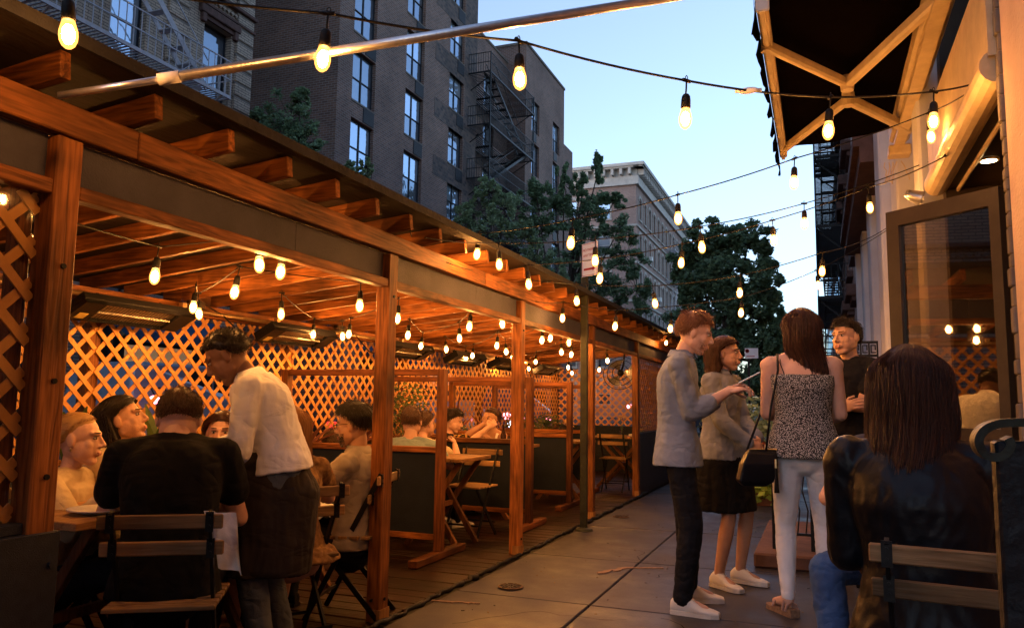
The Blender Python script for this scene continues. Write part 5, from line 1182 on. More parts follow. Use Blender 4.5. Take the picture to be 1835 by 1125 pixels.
def interp(tab, t):
    for a, b in zip(tab[:-1], tab[1:]):
        if t <= b[0]: s_ = (t-a[0])/(b[0]-a[0]); return a[1]+(b[1]-a[1])*s_, a[2]+(b[2]-a[2])*s_
    return tab[-1][1:]
class Person:
    def __init__(s, label, loc, rz, h=1.75, fem=False, pelv=None, neck=None, head=None, hyaw=0, hpitch=0, hroll=0, shyaw=0, shw=None, arms=None, legs=None, skin='skin1', fat=1., vox=.009, up=0.):
        k = s.k = h/1.75; s.fem = fem; s.skin = skin; s.fat = fat; s.vox = vox
        s.P = (Vector(pelv) if pelv else V(0, 0, .95*k)); s.Nk = Vector(neck) if neck else s.P+V(0, -.01, .52*k)
        s.H = Vector(head) if head else s.Nk+V(0, .035, .145)*k
        if head: s.H = s.H-V(0, 0, .018)*k
        ca, sa = math.cos(shyaw), math.sin(shyaw); s.sx = V(ca, sa, 0); s.hx = V(1, 0, 0); sw = (shw or (.165 if fem else .185))*k*(fat if fat > 1 else 1)
        sp = (s.Nk-s.P).normalized(); sd = s.Nk-sp*.058*k
        s.sh = {-1: sd-s.sx*sw, 1: sd+s.sx*sw}; s.hip = {q: s.P+s.hx*(q*.088*k)-V(0, 0, .03*k) for q in (-1, 1)}
        arms = arms or {}; legs = legs or {}; s.el, s.wr, s.hd, s.kn, s.an, s.toe = {}, {}, {}, {}, {}, {}
        for q in (-1, 1):
            a = arms.get(q) or dict(w=s.sh[q]+V(q*.06, .03, -.52*k), hint=(q*.4, -1, 0))
            e, w = ik(s.sh[q], Vector(a['w']), .285*k, .25*k, a.get('hint', (q*.4, -1, -.2))); s.el[q] = e; s.wr[q] = w; s.hd[q] = a
            l = legs.get(q) or dict(a=V(q*.10*k, 0, .075*k))
            kn, an = ik(s.hip[q], Vector(l['a']), .43*k, .42*k, l.get('hint', (q*.1, 1, 0))); s.kn[q] = kn; s.an[q] = an; s.toe[q] = Vector(l.get('toe', (q*.2, 1, 0))).normalized()
        s.t = thing('person', label, 'person', loc, rz); s.HM = Matrix.Rotation(hyaw, 4, 'Z') @ Matrix.Rotation(hroll, 4, 'Y') @ Matrix.Rotation(hpitch, 4, 'X')
    def torso(s, g, t0, t1, inf=0., flare=0.):
        tab = TF if s.fem else TM; rings = []; ax = s.Nk-s.P; n = 16; bow = V(0, -.02, 0)
        for i in range(n+1):
            t = t0+(t1-t0)*i/n; c = s.P+ax*t+bow*(4*t*(1-t) if 0 < t < 1 else 0); u = max(0, min(1, t)); X = (s.hx.lerp(s.sx, u)).normalized(); T = ax.normalized(); 
            if t < 0: T = T.lerp(V(0, 0, 1), .6).normalized(); c = s.P+T*(t*ax.length)
            Y = T.cross(X).normalized(); rx, ry = interp(tab, t); f = s.k*s.fat; e = inf+(flare*max(0, -t) if t < 0 else 0)+(.014*max(0, min(1, (.25-t)*4)) if flare else 0)
            rings.append((c, X, Y, rx*f+e, ry*f+e))
        g.loft(rings)
    def hp(s, p): return s.H+(s.HM @ (Vector(p)*s.k*1.05))
    def body(s, legs=True, armskin=True):
        g = MB(); k = s.k; f = s.fat
        s.torso(g, -.1, 1.0, -.012)
        for q in (-1, 1): g.cone(s.Nk+(s.Nk-s.P).normalized()*.01*k, s.sh[q].lerp(s.Nk, .25), .040*k, .040*k)
        g.ell(s.P-V(0, 0, .02), (.15*k, .105*k, .11*k))
        for q in (-1, 1):
            g.cone(s.sh[q]-s.sx*q*.02, s.el[q], .052*k*f, .039*k, m=0); g.cone(s.Nk-V(0, 0, .03), s.sh[q], .05*k, .045*k)
            m_ = s.el[q].lerp(s.wr[q], .3); g.cone(s.el[q], m_, .04*k, .041*k); g.cone(m_, s.wr[q], .041*k, .026*k)
            g.cone(s.hip[q], s.kn[q], .082*k*f, .052*k); c_ = s.kn[q].lerp(s.an[q], .3); g.cone(s.kn[q], c_, .05*k, .052*k); g.cone(c_, s.an[q], .052*k, .034*k); g.cone(s.an[q], s.an[q]+s.toe[q]*.13*k-V(0, 0, .035*k), .034*k, .022*k)
        nb = s.Nk-(s.Nk-s.P).normalized()*.03
        g.cone(nb, s.hp((0, -.02, -.06)), .056*k if not s.fem else .047*k, .052*k if not s.fem else .043*k)
        bm_ = remesh(g, s.vox, 3); out = MB(); out.addmesh(bm_); bpy.data.meshes.remove(bm_)
        # head
        g = MB(); E = lambda c, r: g.ell(s.hp(c), tuple(x*k*1.05 for x in r), M=s.HM.to_3x3(), n=18, k=12)
        jw = .9 if s.fem else 1.
        E((0, -.014, .032), (.076, .094, .084)); E((0, .03, -.02), (.061*jw, .058, .085)); E((0, .052, -.092), (.028*jw, .026, .02)); E((0, .0, -.03), (.066*jw, .07, .07))
        C_ = lambda a, b, ra, rb: g.cone(s.hp(a), s.hp(b), ra*k, rb*k)
        for q in (-1, 1):
            C_((q*.052*jw, .0, -.055), (q*.02*jw, .058, -.09), .019, .018); E((q*.040, .053, -.018), (.021, .019, .024)); E((q*.077, -.008, .0), (.010, .019, .031)); C_((q*.045, .066, .034), (q*.006, .082, .028), .010, .010); E((q*.009, .093, -.026), (.009, .011, .008))
        C_((0, .084, .022), (0, .106, -.020), .007, .011); E((0, .082, -.056), (.024, .012, .017)); C_((0, -.02, -.06), (0, -.02, -.1), .05 if not s.fem else .043, .05 if not s.fem else .043)
        for q in (-1, 1): E((q*.032, .040, -.045), (.030, .032, .040)); E((q*.050, .012, -.035), (.02, .04, .04))
        hm_ = remesh(g, .0042, 9); out.addmesh(hm_); bpy.data.meshes.remove(hm_)
        for q in (-1, 1):
            out.ell(s.hp((q*.030, .0745, .012)), (.0125*k, .009*k, .0065*k), M=s.HM.to_3x3(), n=10, k=6, m=1); out.ell(s.hp((q*.030, .0815, .012)), (.0055*k, .004*k, .0058*k), M=s.HM.to_3x3(), n=8, k=5, m=2)
            out.cone(s.hp((q*.016, .091, .034)), s.hp((q*.046, .078, .037)), .0032*k, .0022*k, 6, m=2)
            out.cone(s.hp((q*.018, .084, .020)), s.hp((q*.042, .074, .019)), .0018*k, .0014*k, 6, m=2)
        out.cone(s.hp((-.017, .089, -.053)), s.hp((.017, .089, -.053)), .0045*k, .0045*k, 8, m=3); out.cone(s.hp((-.013, .089, -.061)), s.hp((.013, .089, -.061)), .005*k, .005*k, 8, m=3)
        for q in (-1, 1):
            a = s.hd[q]; hm_ = s.hand(q, a.get('dir'), a.get('pal'), a.get('curl', .5)); out.addmesh(hm_); bpy.data.meshes.remove(hm_)
        return out.build('body', [M[s.skin], M['eyew'], M['dark'], M['lip']], s.t, smooth=True)
    def hand(s, q, d, pal, curl):
        w = s.wr[q]; k = s.k*(.93 if s.fem else 1.); Y = Vector(d).normalized() if d else (w-s.el[q]).normalized(); Z = Vector(pal) if pal else V(q, 0, 0)
        Z = (Z-Y*Z.dot(Y)).normalized(); X = Y.cross(Z); g = MB(); pt = lambda x, y, z: w+(X*x+Y*y+Z*z)*k; R3 = Matrix((X, Y, Z)).transposed()
        g.ell(pt(0, .048, 0), (.040*k, .052*k, .015*k), M=R3); g.cone(pt(0, -.01, 0), pt(0, .03, 0), .024*k, .022*k)
        for i, (x, L_) in enumerate(((-.028, .070), (-.0095, .079), (.0095, .073), (.028, .057))):
            p = pt(x, .085, 0); a = 0.; seg_ = [L_*.45, L_*.32, L_*.25]; r = .0088
            for j, l in enumerate(seg_):
                a += curl*(1.0+.12*i)*(.75 if j == 0 else .9); n_ = p+(Y*math.cos(a)-Z*math.sin(a)+X*x*.8)*(l*k); g.cone(p, n_, r*k, (r-.0009)*k, 8); p = n_; r -= .0009
        th = -1
        p = pt(th*.03, .02, -.004); n_ = p+(X*th*.7+Y*.7-Z*.3).normalized()*.036*k; g.cone(p, n_, .0125*k, .0105*k, 8); g.cone(n_, n_+(X*th*.25+Y*.9-Z*(.3+curl*.5)).normalized()*.032*k, .0105*k, .0085*k, 8)
        return remesh(g, .0042, 2)
    def top(s, mat, sleeve='long', hem=-.12, loose=.018, collar=False, name='shirt', neck=.985, wr=.006, vneck=False, strap=False):
        g = MB(); k = s.k; s.torso(g, hem, neck if not strap else .78, loose, flare=.05)
        cut = []
        for q in (-1, 1):
            if strap: break
            g.cone(s.Nk-(s.Nk-s.P).normalized()*.022*k, s.sh[q].lerp(s.Nk, .2), .060*k, .058*k); g.cone(s.Nk-(s.Nk-s.P).normalized()*.05*k, s.sh[q]+V(0, 0, .0), .06*k, .052*k+loose*.6)
            if sleeve == 'none': continue
            if sleeve == 'short': g.cone(s.sh[q], s.sh[q].lerp(s.el[q], .55), .056*k*s.fat+loose*.5, .056*k+loose*.6)
            else:
                g.cone(s.sh[q], s.el[q], .054*k*s.fat+loose*.5, .047*k+loose*.5); e = .45 if sleeve == 'rolled' else .93
                en = s.el[q].lerp(s.wr[q], e); g.cone(s.el[q], en, .047*k+loose*.5, .040*k+loose*.4)
                if sleeve == 'rolled': g.cone(s.el[q].lerp(s.wr[q], .2), en, .053*k+loose*.4, .05*k+loose*.4)
        me = remesh(g, .009, 3); wrinkle(me, wr, seed=random.uniform(0, 99)); out = MB(); out.addmesh(me); bpy.data.meshes.remove(me)
        if collar:
            ax = (s.Nk-s.P).normalized(); c = s.Nk-ax*.015*k; R3 = Matrix.Identity(3); vs = []; n = 20; F = ax.cross(s.sx)*-1; F = s.sx.cross(ax)*-1
            fw = ax.cross(s.sx).normalized()
            for i in range(n+1):
                a = -PI*.44+(2*PI*.94)*i/n; a = PI*.5+.25+(2*PI-.5)*i/n; d = s.sx*math.cos(a)+fw*math.sin(a)
                for (r, z) in ((.060, -.01), (.064, .052), (.082, .012)): vs.append(c+d*(r*k)+ax*(z*k)-fw*.0)
            out.add(vs, [(i*3+j, i*3+j+1, (i+1)*3+j+1, (i+1)*3+j) for i in range(n) for j in range(2)])
        o = out.build(name, mat, s.t, smooth=True); return o
    def trousers(s, mat, loose=.012, name='trousers', wr=.005, cut=1., ank=.045):
        g = MB(); k = s.k; s.torso(g, -.12, .14, loose*.8); fm_ = min(1, s.fat); g.ell(s.P-V(0, 0, .045), (.158*k*fm_, .116*k*fm_, .125*k))
        for q in (-1, 1):
            an = s.kn[q].lerp(s.an[q], .97*cut); g.cone(s.hip[q], s.kn[q], .088*k*s.fat+loose*.6, .056*k+loose); c_ = s.kn[q].lerp(an, .3); g.cone(s.kn[q], c_, .055*k+loose, .056*k+loose*.8)
            g.cone(c_, an, .056*k+loose*.8, ank*k+loose*.7)
        me = remesh(g, .009, 3); wrinkle(me, wr, (18, 18, 16), random.uniform(0, 99)); out = MB(); out.addmesh(me); bpy.data.meshes.remove(me); return out.build(name, mat, s.t, smooth=True)
    def skirt(s, mat, zend, name='skirt', fl=.06, t1=.15, w0=.19, d0=.14, oy=0.):
        g = MB(); z0 = s.P.z; rings = []; n = 12; tp = s.P+(s.Nk-s.P)*t1; rx0, ry0 = interp(TF if s.fem else TM, t1)
        for i in range(n+1):
            u = i/n; c = tp.lerp(V(s.P.x, s.P.y+oy, zend), u); w_ = min(1, u*3); rings.append((c, V(1, 0, 0), V(0, 1, 0), (rx0+.012+(w0-rx0)*w_+fl*u)*s.k*s.fat, (ry0+.014+(d0-ry0)*w_+fl*u)*s.k*s.fat))
        g.loft(rings); me = remesh(g, .009, 2); wrinkle(me, .009, (16, 16, 3), random.uniform(0, 99)); out = MB(); out.addmesh(me); bpy.data.meshes.remove(me); return out.build(name, mat, s.t, smooth=True)
    def shoes(s, mat, sole, k2=1.):
        for q in (-1, 1):
            a = s.an[q]; T = s.toe[q]; X = T.cross(V(0, 0, 1)).normalized(); k = s.k*k2; b = a-V(0, 0, .075*k); g = MB(); up = V(0, 0, 1)
            base = b-T*.055*k; R = [(-.01, .028, .045, .05), (.02, .036, .05, .075), (.07, .036, .05, .085), (.12, .038, .047, .06), (.17, .044, .036, .034), (.22, .042, .028, .026), (.262, .026, .02, .016)]
            rings = [(base+T*(y*k)+up*((h_*.62+.012)*k), X, up, w*k, (h_*.62)*k) for (y, w, _, h_) in R]; g.loft(rings, 16); me = remesh(g, .006, 2); o1 = MB(); o1.addmesh(me); bpy.data.meshes.remove(me); sh_ = o1.build('shoe', mat, s.t, smooth=True)
            g = MB(); rr = [(base+T*(y*k), w*k*1.05) for (y, w, _, h_) in R]; vs = []
            for (c, w) in rr: vs += [c-X*w, c+X*w, c-X*w+up*.022*k, c+X*w+up*.022*k]
            n = len(rr); fs = [(0, 1, 3, 2), tuple(4*(n-1)+i for i in (0, 2, 3, 1))]
            for i in range(n-1): j = 4*i; fs += [(j, j+4, j+5, j+1), (j+2, j+3, j+7, j+6), (j, j+2, j+6, j+4), (j+1, j+5, j+7, j+3)]
            g.add(vs, fs); g.build('sole', sole, sh_)
            g = MB()
            for i in range(4): y = .10+i*.022; c = base+T*(y*k)+up*((.098-.016*i)*k); g.tube([c-X*.018*k, c+up*.004, c+X*.018*k], .0028, 5)
            g.build('laces', sole, sh_)
    def hair(s, col, style='short', L_=.035, n=1500, thick=.010, seed=0, r=.0011, zl=None, part_=0., amin=82):
        rnd = random.Random(seed); k = s.k; rad = V(.080, .099, .089); off = V(0, -.014, .034)
        tab = zl or [(-1, -.62, 0), (-.35, -.55, 0), (0., -.15, 0), (.32, .30, 0), (.6, .46, 0), (1, .58, 0)]
        hl = lambda u: interp(tab, max(-.999, min(1, u.y)))[0]; g = MB(); nu, nv = 36, 24; vs = []
        for i in range(nv+1):
            th = PI*i/nv
            for j in range(nu):
                a = 2*PI*j/nu; u = V(math.sin(th)*math.cos(a), math.sin(th)*math.sin(a), math.cos(th)); e = max(-1, min(1, (u.z-hl(u))*5)); sc = .95+.055*e+(thick/.09)*.7*max(0, e)*((.4+.6*max(0, u.z)) if style == 'short' else 1)+.02*noise.noise(u*5+V(seed, 0, 0))*max(0, e)
                vs.append(s.hp(V(u.x*rad.x, u.y*rad.y, u.z*rad.z)*sc+off))
        g.add(vs, [(i*nu+j, i*nu+(j+1) % nu, (i+1)*nu+(j+1) % nu, (i+1)*nu+j) for i in range(nv) for j in range(nu)])
        if style == 'long':
            zb = -L_
            g.cone(s.hp((0, -.045, .0)), s.hp((0, -.062, zb*.55)), .082*k, .07*k); g.cone(s.hp((0, -.062, zb*.55)), s.hp((part_*.03, -.085, zb*.9)), .066*k, .045*k)
        if style == 'bun': g.ell(s.hp((0, -.115, .03)), (.035*k, .032*k, .035*k))
        if style == 'pony': g.ell(s.hp((0, -.11, -.03)), (.05*k, .05*k, .06*k)); g.cone(s.hp((0, -.12, -.05)), s.hp((0, -.12, -.15)), .04*k, .022*k)
        cnt = 0
        def strand(pts):
            N_ = len(pts); vv = []; 
            for i, p in enumerate(pts):
                t = (pts[min(i+1, N_-1)]-pts[max(i-1, 0)]); t = t.normalized() if t.length > 1e-7 else V(0, 0, 1); x = t.cross(V(.3, .5, .8)).normalized(); y = t.cross(x); rr = r*k*(1.0 if i < N_-1 else .15)*(1 if i else .7)
                vv += [p+x*rr, p-x*rr*.5+y*rr*.86, p-x*rr*.5-y*rr*.86]
            g.add(vv, [(i*3+a, i*3+(a+1) % 3, (i+1)*3+(a+1) % 3, (i+1)*3+a) for i in range(N_-1) for a in range(3)])
        tries = 0
        while cnt < n and tries < n*6:
            tries += 1; u = V(rnd.gauss(0, 1), rnd.gauss(0, 1), rnd.gauss(0, 1)).normalized()
            if u.z < hl(u)+.02: continue
            cnt += 1; p = V(u.x*rad.x, u.y*rad.y, u.z*rad.z)*(1.005+thick/.09*.72*((.4+.6*max(0, u.z)) if style == 'short' else 1))
            if style in ('short', 'bun', 'pony', 'curly'):
                if style == 'short': fl_ = V(u.x*.25, .55*max(0, u.z)*(1 if u.y > -.4 else .2)-.1, -.75*(1-max(0, u.z)))
                elif style == 'curly': fl_ = V(0, 0, -.15)
                else: fl_ = V(-u.x*.4, -1.0, -.1 if u.z < .5 else -.3)
                d = (u*((.12+.35*max(0, u.z)*max(0, u.y+.4)) if style == 'short' else .1 if style != 'curly' else .8)+fl_+V(rnd.gauss(0, .14), rnd.gauss(0, .14), rnd.gauss(0, .14))).normalized(); l = L_*rnd.uniform(.5, 1.15)*(1 if style != 'short' else (.55+.6*max(0, u.z)))
                pts = [s.hp(p+off)]; q = p.copy()
                for i in range(3):
                    d = (d+V(0, 0, -.25)-u*.12+V(rnd.gauss(0, .15), rnd.gauss(0, .15), rnd.gauss(0, .15))*(2.5 if style == 'curly' else 1)).normalized(); q = q+d*(l/3); pts.append(s.hp(q+off))
                strand(pts)
            else:
                th = math.atan2(u.x, u.y); sg = 1 if th > 0 else -1; ta = sg*max(abs(th), math.radians(rnd.uniform(amin, amin+30))); zend = -L_*(1-.32*rnd.random()**2.2+.05*rnd.random()); w1, w2 = rnd.uniform(0, 6), (rnd.uniform(.9, 1.12) if rnd.random() < .93 else rnd.uniform(1.1, 1.34)); pts = []; NS = 12; z0 = p.z+off.z
                for i in range(NS+1):
                    u_ = i/NS; z = z0+(zend-z0)*(u_**1.15); f = min(1, u_*3.2); az = th+(ta-th)*f; zz = (z-off.z)/rad.z
                    rs_ = math.sqrt(max(0, 1-min(1, max(0, zz))**2)) if zz > 0 else 1.
                    flat = max(0, min(1, (-z-.05)/.15)); R_ = (1.03+thick/.09)*(w2*.5+.5)*(1-.05*flat); rx = rad.x*R_*rs_*(1+.10*flat); ry = rad.y*R_*rs_*(1-.12*flat)
                    if i == 0: x, y = p.x, p.y
                    else: x, y = rx*math.sin(az), ry*math.cos(az)
                    back = max(0, min(1, (-z-.10)/.12)); y = y*(1-.45*back*(1 if y > -.02 else 0))-.028*back+off.y; x = x*(1-.12*back)+part_*.03*back
                    x += .010*u_*math.sin(w1+u_*8)+.005*u_*math.sin(az*11+u_*5); y += .009*u_*math.cos(w1*1.3+u_*7); pts.append(s.hp(V(x, y, z)))
                strand(pts)
        return g.build('hair', HM[col], s.t, smooth=True)
    def beard(s, col, n=700, l=.008):
        g = MB(); rnd = random.Random(4)
        for _ in range(n):
            a = rnd.uniform(-1.35, 1.35); z = rnd.uniform(-.105, -.035 if abs(a) > .45 else -.062 if rnd.random() < .75 else -.04); rr = .066-.012*max(0, (-z-.06)/.05); x = rr*math.sin(a)*1.0; y = .024+.064*math.cos(a)*(1-.2*max(0, (-z-.06)/.05))
            p = V(x, y, z); d = V(math.sin(a), math.cos(a)*.8, -.9).normalized(); q = V(-d.y, d.x, 0).normalized()*.0011; g.add([s.hp(p-q), s.hp(p+q), s.hp(p+d*l)], [(0, 1, 2)])
        return g.build('beard', HM[col], s.t)
    def glasses(s):
        g = MB()
        for q in (-1, 1): g.tube([s.hp((q*.032+.021*math.cos(a*PI/8), .094, .010+.017*math.sin(a*PI/8))) for a in range(17)], .0018, 5); g.tube([s.hp((q*.053, .092, .014)), s.hp((q*.076, .06, .014)), s.hp((q*.08, -.01, .012))], .0017, 5)
        g.tube([s.hp((-.011, .096, .013)), s.hp((.011, .096, .013))], .002, 5); return g.build('spectacles', M['black'], s.t)
def seat_legs(k=1., y=.42, spread=.1, dy=.0): return {q: dict(a=V(q*(spread+.02), y+dy, .075), hint=(q*.15, .3, 1)) for q in (-1, 1)}
C_ = {}
C_['grey'] = cloth('grey chambray', (.23, .27, .35), (.17, .205, .27)); C_['jeansd'] = cloth('black denim', (.009, .010, .014)); C_['white'] = pmat('white leather', (.68, .67, .65), (.6, .58, .56), 12, .45, .1); C_['sole'] = pmat('white rubber', (.6, .58, .55), None, 12, .6, 0)
C_['jacket'] = cloth('greige denim', (.21, .23, .27), (.15, .165, .195)); C_['black'] = cloth('black cloth', (.004, .004, .005)); C_['wjeans'] = cloth('white denim', (.76, .77, .82), (.68, .69, .74), fold=.3); C_['bw'] = cloth('black jersey', (.006, .006, .009), None)
C_['leather'] = pmat('black leather', (.005, .006, .009), (.003, .003, .005), 9, .42, .35, bscale=40, dist=.006, spec=.22); C_['navyt'] = cloth('navy tee', (.04, .05, .09)); C_['blue'] = cloth('blue denim', (.05, .11, .27), (.035, .07, .18)); C_['cream'] = cloth('cream linen', (.60, .50, .34), (.5, .4, .26))
C_['wshirt'] = cloth('white shirt', (.82, .82, .85), (.74, .74, .77)); C_['apron'] = cloth('brown apron', (.035, .027, .024), (.025, .02, .017)); C_['gjeans'] = cloth('grey blue jeans', (.10, .12, .15), (.07, .085, .11)); C_['oxford'] = cloth('beige oxford', (.36, .32, .28), (.30, .26, .22)); C_['teal'] = cloth('grey blue tee', (.22, .30, .32), (.18, .25, .27)); C_['tan'] = cloth('tan print', (.30, .17, .07), (.12, .06, .03), 30)
def dotmat():
    m, nt, b = newmat('black and white speckled cloth'); L = nt.links.new; tc = N(nt, 'ShaderNodeTexCoord'); vo = N(nt, 'ShaderNodeTexVoronoi', Scale=165.); L(tc.outputs['Object'], vo.inputs['Vector'])
    cr = N(nt, 'ShaderNodeValToRGB'); cr.color_ramp.interpolation = 'CONSTANT'; cr.color_ramp.elements[0].color = (.55, .53, .52, 1); cr.color_ramp.elements[1].position = .42; cr.color_ramp.elements[1].color = (.02, .02, .022, 1); L(vo.outputs['Distance'], cr.inputs['Fac']); L(cr.outputs[0], b.inputs['Base Color']); b.inputs['Roughness'].default_value = .8; return m
C_['dots'] = dotmat()
# --- man in the grey shirt with the phone
p = Person('man in a grey button shirt and dark jeans standing and looking down at a phone', (-.79, 4.85, 0), math.radians(-84), 1.80, fat=.9, pelv=(0, -.02, .97), neck=(0, .0, 1.50), head=(0, .085, 1.655), hpitch=math.radians(-16), hyaw=.05,
    arms={1: dict(w=(.06, .275, 1.285), hint=(.25, -.7, -1), dir=(-.25, 1, .25), pal=(.3, -.3, 1), curl=.55), -1: dict(w=(-.04, .29, 1.30), hint=(-.3, -.6, -1), dir=(.3, 1, .2), pal=(-.6, -.2, .8), curl=.6)},
    legs={1: dict(a=V(.10, .0, .075), toe=(.15, 1, 0)), -1: dict(a=V(-.22, .02, .075), toe=(-.15, 1, 0))}, skin='skin1')
p.body(); p.top(C_['grey'], 'rolled', -.24, .014, collar=True); p.trousers(C_['jeansd'], .014, wr=.006); p.shoes(C_['white'], C_['sole']); p.hair('red', 'short', .04, 2600, .010, 3); p.beard('red', 500, .005)
ph = MB(); ph.box((-.036, -.072, -.004), (.036, .072, .004), ch=.003); t = thing('smartphone', 'thin bright smartphone held by the man in the grey shirt', 'phone'); o = ph.build('case', M['white'], t); g = MB(); g.quad((-.032, -.066, .0045), (.032, -.066, .0045), (.032, .066, .0045), (-.032, .066, .0045)); g.build('screen', emis('phone screen', (.7, .9, .95), .15), t)
t.matrix_world = Matrix.Translation(V(-.79, 4.85, 0)) @ Matrix.Rotation(math.radians(-84), 4, 'Z') @ Matrix.Translation(V(.01, .40, 1.37)) @ Matrix.Rotation(math.radians(28), 4, 'X')
# --- woman in the greige jacket
p = Person('woman with dark tied hair in a greige jacket and black skirt', (-.63, 5.65, 0), math.radians(-112), 1.68, True, hyaw=math.radians(12), head=(0, .03, 1.575), neck=(0, -.01, 1.42), pelv=(0, 0, .9),
    arms={1: dict(w=(.08, .23, .95), hint=(.8, -.7, -.3), dir=(-.8, .6, -.2), pal=(.2, 1, .3), curl=.7), -1: dict(w=(-.06, .22, .98), hint=(-.8, -.8, -.3), dir=(.8, .5, -.2), pal=(-.2, 1, .3), curl=.6)},
    legs={1: dict(a=V(.14, .02, .075), toe=(.25, 1, 0)), -1: dict(a=V(-.10, .05, .075), toe=(-.1, 1, 0))}, skin='skin2')
p.body(); p.skirt(C_['black'], .50, fl=.05); p.top(C_['jacket'], 'long', -.12, .022, collar=True, name='jacket', wr=.008); p.shoes(C_['white'], C_['sole']); p.hair('dkbrown', 'long', .125, 3000, .018, 5, amin=92)
# --- woman from behind in white jeans
p = Person('woman seen from behind with long dark hair, speckled strappy top and white jeans', (-.10, 5.02, 0), math.radians(6), 1.79, True, fat=1.1, hyaw=math.radians(28), pelv=(0, 0, .97), neck=(0, .0, 1.51), head=(0, .03, 1.68), shw=.172,
    arms={1: dict(w=(.16, .26, 1.12), hint=(.25, -.8, -.9), curl=.5), -1: dict(w=(-.14, .27, 1.14), hint=(-.25, -.8, -.9), curl=.5)}, legs={1: dict(a=V(.12, .03, .085), toe=(.2, 1, 0)), -1: dict(a=V(-.11, -.03, .085), toe=(-.5, .9, 0))}, skin='skin1')
p.body(); p.trousers(C_['wjeans'], .004, name='jeans', wr=.003, cut=.97, ank=.036); p.top(C_['dots'], 'none', -.12, .016, name='top', strap=True, wr=.005)
g = MB()
for q in (-1, 1): g.tube([p.Nk+V(q*.10, -.10, -.13), p.Nk+V(q*.125, -.075, -.05), p.Nk+V(q*.12, -.01, -.005), p.Nk+V(q*.11, .06, -.06)], .003, 6)
g.build('shoulder_strap', M['black'], p.t)
p.hair('dkbrown', 'long', .46, 3200, .012, 8, part_=1.1)
M['cork'] = pmat('cork wedge', (.30, .19, .12), (.18, .11, .07), 60, .8, .2); M['sandal'] = pmat('pink beige strap', (.42, .26, .21), None, 20, .6, .1)
for q in (-1, 1):
    a = p.an[q]; T = p.toe[q]; X = T.cross(V(0, 0, 1)).normalized(); g = MB(); rr = [(-.07, .03, .045), (0, .036, .042), (.08, .038, .03), (.14, .044, .026), (.18, .036, .026), (.205, .015, .026)]; vs = []
    for (y, w, h_) in rr: c = V(a.x, a.y, 0)+T*y; vs += [c-X*w, c+X*w, c-X*w+V(0, 0, h_), c+X*w+V(0, 0, h_)]
    n = len(rr); fs = [(0, 1, 3, 2), tuple(4*(n-1)+i for i in (0, 2, 3, 1))]
    for i in range(n-1): j = 4*i; fs += [(j, j+4, j+5, j+1), (j+2, j+3, j+7, j+6), (j, j+2, j+6, j+4), (j+1, j+5, j+7, j+3)]
    g.add(vs, fs); sd_ = g.build('sandal', M['cork'], p.t); g = MB()
    for (y, h_, w) in ((.10, .065, .043), (.0, .10, .040), (-.03, .075, .042)): c = V(a.x, a.y, 0)+T*y; g.tube([c-X*w+V(0, 0, .03), c-X*w*.7+V(0, 0, h_*.85), c+V(0, 0, h_+.006), c+X*w*.7+V(0, 0, h_*.85), c+X*w+V(0, 0, .03)], .008, 6)
    g.build('strap', M['sandal'], sd_)
# shoulder bag
t = thing('handbag', 'black leather shoulder bag with a tassel beside the woman in white jeans', 'bag', (-.345, 4.84, .87), math.radians(20)); g = MB()
vs = []; 
for (z, hw_, hd_) in ((-.13, .06, .03), (-.10, .10, .045), (0, .10, .05), (.06, .085, .035), (.085, .075, .014)):
    for (x, y) in ((-1, -1), (1, -1), (1, 1), (-1, 1)): vs.append((x*hw_+z*.25, y*hd_, z))
g.add(vs, [(i*4+k, i*4+(k+1) % 4, (i+1)*4+(k+1) % 4, (i+1)*4+k) for i in range(4) for k in range(4)]+[(3, 2, 1, 0), (16, 17, 18, 19)]); me = remesh(g, .006, 3); out = MB(); out.addmesh(me); out.build('pouch', C_['leather'], t, smooth=True)
g = MB(); g.tube([(-.055, -.02, .085), (.1, -.02, .085)], .004, 6); g.tube([(.085, -.05, .03), (.085, -.05, -.02)], .008, 8); g.build('zip', M['brass'], t)
g = MB()
for k in range(14): g.tube([(.085+random.uniform(-.004, .004), -.05, -.01), (.085+random.uniform(-.016, .016), -.05+random.uniform(-.012, .012), -.16)], .004, 5)
g.build('tassel', M['black'], t)
Mi = (Matrix.Translation(t.location) @ Matrix.Rotation(math.radians(20), 4, 'Z')).inverted(); base = V(-.10, 5.02, 0); sh_ = base+p.sh[-1]+V(.06, 0, .065)
g = MB(); g.tube([Mi @ q for q in (V(-.30, 4.82, .95), V(-.27, 4.86, 1.2), sh_+V(.005, -.11, -.1), sh_+V(0, -.03, .0), sh_+V(-.01, .06, -.03), V(-.33, 5.10, 1.2), V(-.41, 4.88, .95))], .007, 6); g.build('strap', C_['leather'], t, smooth=True)
# --- man in black V-neck with crossed arms
p = Person('smiling man in a black V-neck T-shirt with crossed arms facing the group', (.20, 6.15, 0), math.radians(150), 1.84, pelv=(0, 0, 1.0), hyaw=math.radians(-8), hroll=.05,
    arms={1: dict(w=(-.08, .24, 1.20), hint=(1, -.3, -.8), dir=(-1, .2, .3), pal=(0, 1, .2), curl=.3), -1: dict(w=(.10, .20, 1.24), hint=(-1, -.3, -.8), dir=(.9, .1, .5), pal=(0, 1, -.2), curl=.3)}, skin='skin2')
p.body(); p.top(C_['bw'], 'short', -.2, .016); p.trousers(C_['jeansd']); p.shoes(C_['black'], C_['black']); p.hair('black', 'short', .05, 2200, .013, 12)
